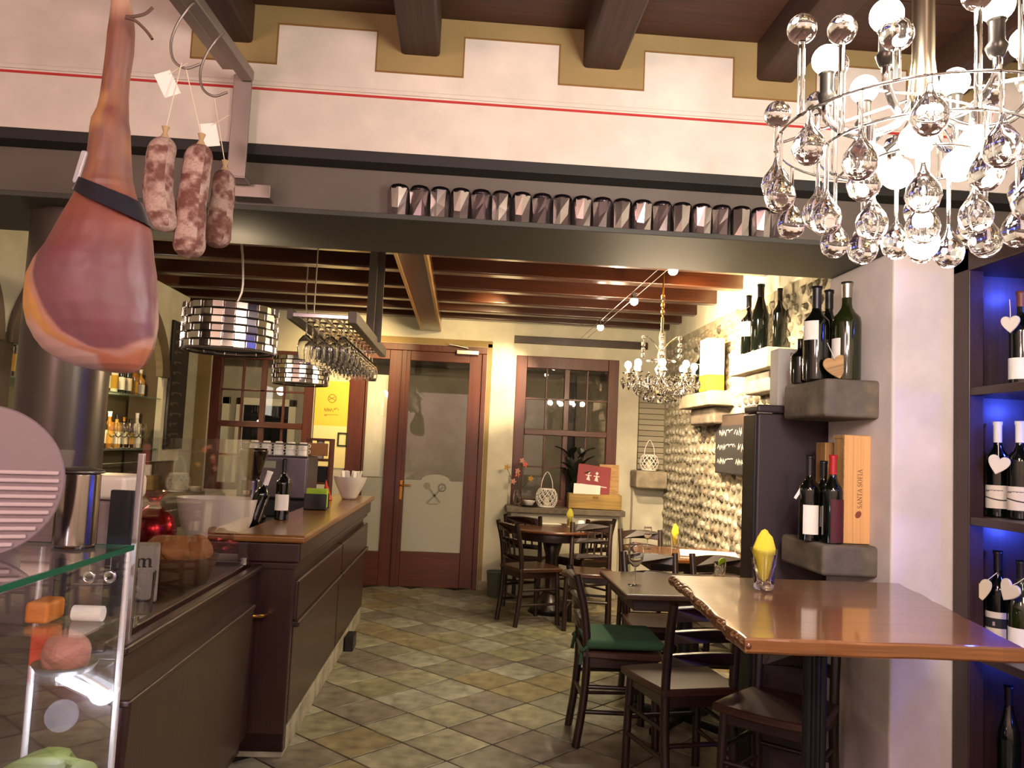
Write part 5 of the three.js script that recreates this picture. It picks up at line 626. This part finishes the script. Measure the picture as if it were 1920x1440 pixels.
{ // glass rack over the bar
  const r = thing('glass_rack', 'grey hanging glass rack on two flat steel bars over the bar', 'rack'); const y = 2.13;
  part(r, 'side_bar', muv(span(-0.665, -0.615, y - 0.035, y + 0.035, -6.25, -4.5, 0.006), 2), std({ color: 0x6d665c, roughness: 0.5, metalness: 0.3 })); part(r, 'side_bar', span(-1.0, -0.97, y - 0.03, y + 0.03, -6.25, -4.5, 0.005), M.steelGrey);
  part(r, 'cross_bar', merge([span(-0.98, -0.64, y - 0.012, y + 0.012, -4.54, -4.52, 0.003), span(-0.98, -0.64, y - 0.012, y + 0.012, -6.24, -6.22, 0.003)]), M.chrome); for (let k = 0; k < 5; k++) part(r, 'slot_rail', span(-0.945 + k * 0.07 - 0.012, -0.945 + k * 0.07 + 0.012, y - 0.008, y - 0.004, -6.23, -4.53, 0.001), M.chrome);
  for (const [x, z] of [[-0.66, -5.5], [-0.62, -5.6]]) part(r, 'hanger', span(x - 0.028, x + 0.028, y, 2.8, z - 0.006, z + 0.006, 0.002), std({ color: 0x6d675e, metalness: 0.6, roughness: 0.4 })); part(r, 'hanger', bar([-0.985, y, -5.2], [-0.985, 2.88, -5.2], 0.004), M.steel);
  let g0; const ordR = ['nearest', 'second', 'third', 'fourth', 'fifth', 'sixth', 'seventh', 'eighth', 'last']; const colN = ['first', 'second', 'third', 'fourth'];
  for (let i = 0; i < 9; i++) for (let j = 0; j < 4; j++) { const p = [-0.91 + j * 0.07, y + 0.002, -4.62 - i * 0.185], l = `upside-down stemmed glass in the ${ordR[i]} row, ${colN[j]} from the left, in the hanging rack`; if (!g0) { g0 = wineGlass('stemmed_glass', l, p, 1.15, true, 'stemmed glasses hanging in the rack'); } else again(g0, l, p); }
}
// ================================================================ LEFT WALL: ARCHED BACK BAR
{
  const b = thing('back_bar', 'arched brown back bar against the left wall with lit glass shelves', 'back bar');
  const s = shapeOf([[-2.6, 1.2], [-7.4, 1.2], [-7.4, 2.66], [-2.6, 2.66]].map(([z, y]) => [-z, y]));
  for (const [c, w] of [[3.45, 1.0], [5.75, 1.17]]) { const h = new THREE.Path(); h.moveTo(c - w, 1.2); h.lineTo(c - w, 1.9); for (let k = 0; k <= 24; k++) { const a = Math.PI - k / 24 * Math.PI; h.lineTo(c + Math.cos(a) * w, 1.9 + Math.sin(a) * 0.68); } h.lineTo(c + w, 1.2); h.closePath(); s.holes.push(h); }
  part(b, 'arched_fascia', muv(put(new THREE.ExtrudeGeometry(s, { depth: 0.05, bevelEnabled: false, curveSegments: 12 }), -2.56, 0, 0, Math.PI / 2, 0, 0)), M.plasterBack);
  for (const [c, w] of [[3.45, 1.0], [5.75, 1.17]]) { const q = [], e = (r, k) => { const a = Math.PI - k / 28 * Math.PI; return [c + Math.cos(a) * (w + r), 1.9 + Math.sin(a) * (0.68 + r)]; }; for (let k = 0; k <= 28; k++) q.push(e(0.03, k)); for (let k = 28; k >= 0; k--) q.push(e(-0.13, k)); part(b, 'arch_trim', muv(put(extrude(shapeOf(q), 0.05, 0.004), -2.53, 0, 0, Math.PI / 2)), paint(0x6a5c4a, 0.8)); }
  part(b, 'back_panel', muv(span(XL + 0.005, XL + 0.03, 0.9, 2.66, -7.4, -2.6, 0)), paint(0x544b34, 0.8)); part(b, 'pier', muv(span(-2.8, -2.5, 0.9, 1.95, -4.62, -4.42, 0.01)), plaster(0x6a5c48)); part(b, 'pier', muv(span(-2.8, -2.54, 0.9, 2.6, -7.4, -6.95, 0.01)), plaster(0x6a5c48));
  part(b, 'counter', muv(span(XL, -2.3, 0, 0.9, -7.4, -2.6, 0.005), 2), M.mahogany); part(b, 'counter_top', span(XL, -2.25, 0.9, 0.94, -7.4, -2.6, 0.006), M.stone); for (const y of [1.3, 1.715]) part(b, 'glass_shelf', span(-2.82, -2.52, y - 0.005, y + 0.005, -6.94, -4.6, 0), std({ color: 0xbfd8cc, transmission: 0.8, thickness: 0, roughness: 0.05 }));
  part(b, 'light_panel', span(-2.818, -2.8, 1.74, 2.16, -5.1, -4.64, 0.003), glow(0xfff6e6, 5), 'white lit panel'); lamp([-2.62, 2.1, -4.95], 0xfff2dc, 0.9, 3); lamp([-2.6, 2.3, -6.1], WARM2, 1.6, 2); lamp([-2.6, 1.62, -6.1], WARM2, 0.8, 2);  // last two lamps are unseen, placed to light the far arch
  const C = [0x2a1408, 0x8a5a1c, 0x0f120c, 0x3a1410, 0xb48a3a, 0x1c2412, 0xd8d2c4]; const O = ['first', 'second', 'third', 'fourth', 'fifth', 'sixth', 'seventh', 'eighth', 'ninth', 'tenth', 'eleventh'], K = ['amber', 'black', 'pale-capped', 'brown'];
  for (const [y, nm] of [[1.721, 'upper'], [1.306, 'lower']]) for (let k = 0; k < (y > 1.5 ? 9 : 7); k++) {
    const left = k > 6, m = std({ color: C[(k * 3 + (y > 1.5 ? 0 : 2)) % 7], roughness: 0.08, clearcoat: 0.5 }), l = left ? (k === 7 ? 'dark bottle on the left, standing before the white lit panel left of the round column' : 'dark bottle on the right, standing before the white lit panel left of the round column') : `${O[k]} spirit bottle from the left on the ${nm} glass shelf, right of the round column`;
    bottle('spirit_bottle', l, [left ? -2.64 : -2.68, y, left ? -4.7 - (k - 7) * 0.13 : -6.08 - k * 0.13], { h: left ? 0.3 : 0.22 + 0.09 * hash(k, y > 1.5 ? 1 : 2), r: 0.038, m: left ? M.bottle : m, cap: left ? M.black : [M.brass, M.black, M.white, M.capDark][k % 4], capH: 0.14, paper: [M.paper, M.cream, paint(0xb98d2a, 0.6)][k % 3], ly: [0.12, 0.45], turn: 1.0, group: 'spirit bottles on the back bar' }); }
  let g0; for (let k = 0; k < 6; k++) { const l = `${O[k]} stemmed glass from the left on the lower glass shelf, right of the round column`, p = [-2.57, 1.306, -6.14 - k * 0.11]; if (!g0) g0 = wineGlass('bar_glass', l, p, 0.95, false, 'stemmed glasses on the back bar'); else again(g0, l, p); }
}
{ const c = thing('appliance', 'pinkish grey counter appliance with a pale top edge, behind the steel canister', 'appliance', [-1.235, 0.851, -2.64]); part(c, 'body', put(box(0.43, 0.38, 0.17, 0.012), 0, 0.19, 0), paint(0x8e7a78, 0.4)); part(c, 'top', put(box(0.44, 0.075, 0.18, 0.015), 0, 0.42, 0), paint(0xe8d9cc, 0.4)); }
{ const t = canvasTex(256, 512, (c, w, h) => { c.fillStyle = '#1c1714'; c.fillRect(0, 0, w, h); c.strokeStyle = '#6a5f50'; c.lineWidth = 3; for (let k = 0; k < 11; k++) scribble(c, 24, 40 + k * 42, 120 + 70 * hash(k, 4), 16); });
  const b = thing('chalkboard', 'tall dark chalkboard beside the arched back bar, left of the window', 'chalkboard', [-2.495, 1.85, -7.2], Math.PI / 2); part(b, 'board', box(0.42, 1.1, 0.02, 0.004), M.black); part(b, 'writing', put(new THREE.PlaneGeometry(0.4, 1.08), 0, 0, 0.0105), std({ map: t, roughness: 0.8 })); }
renderer.render(scene, camera);
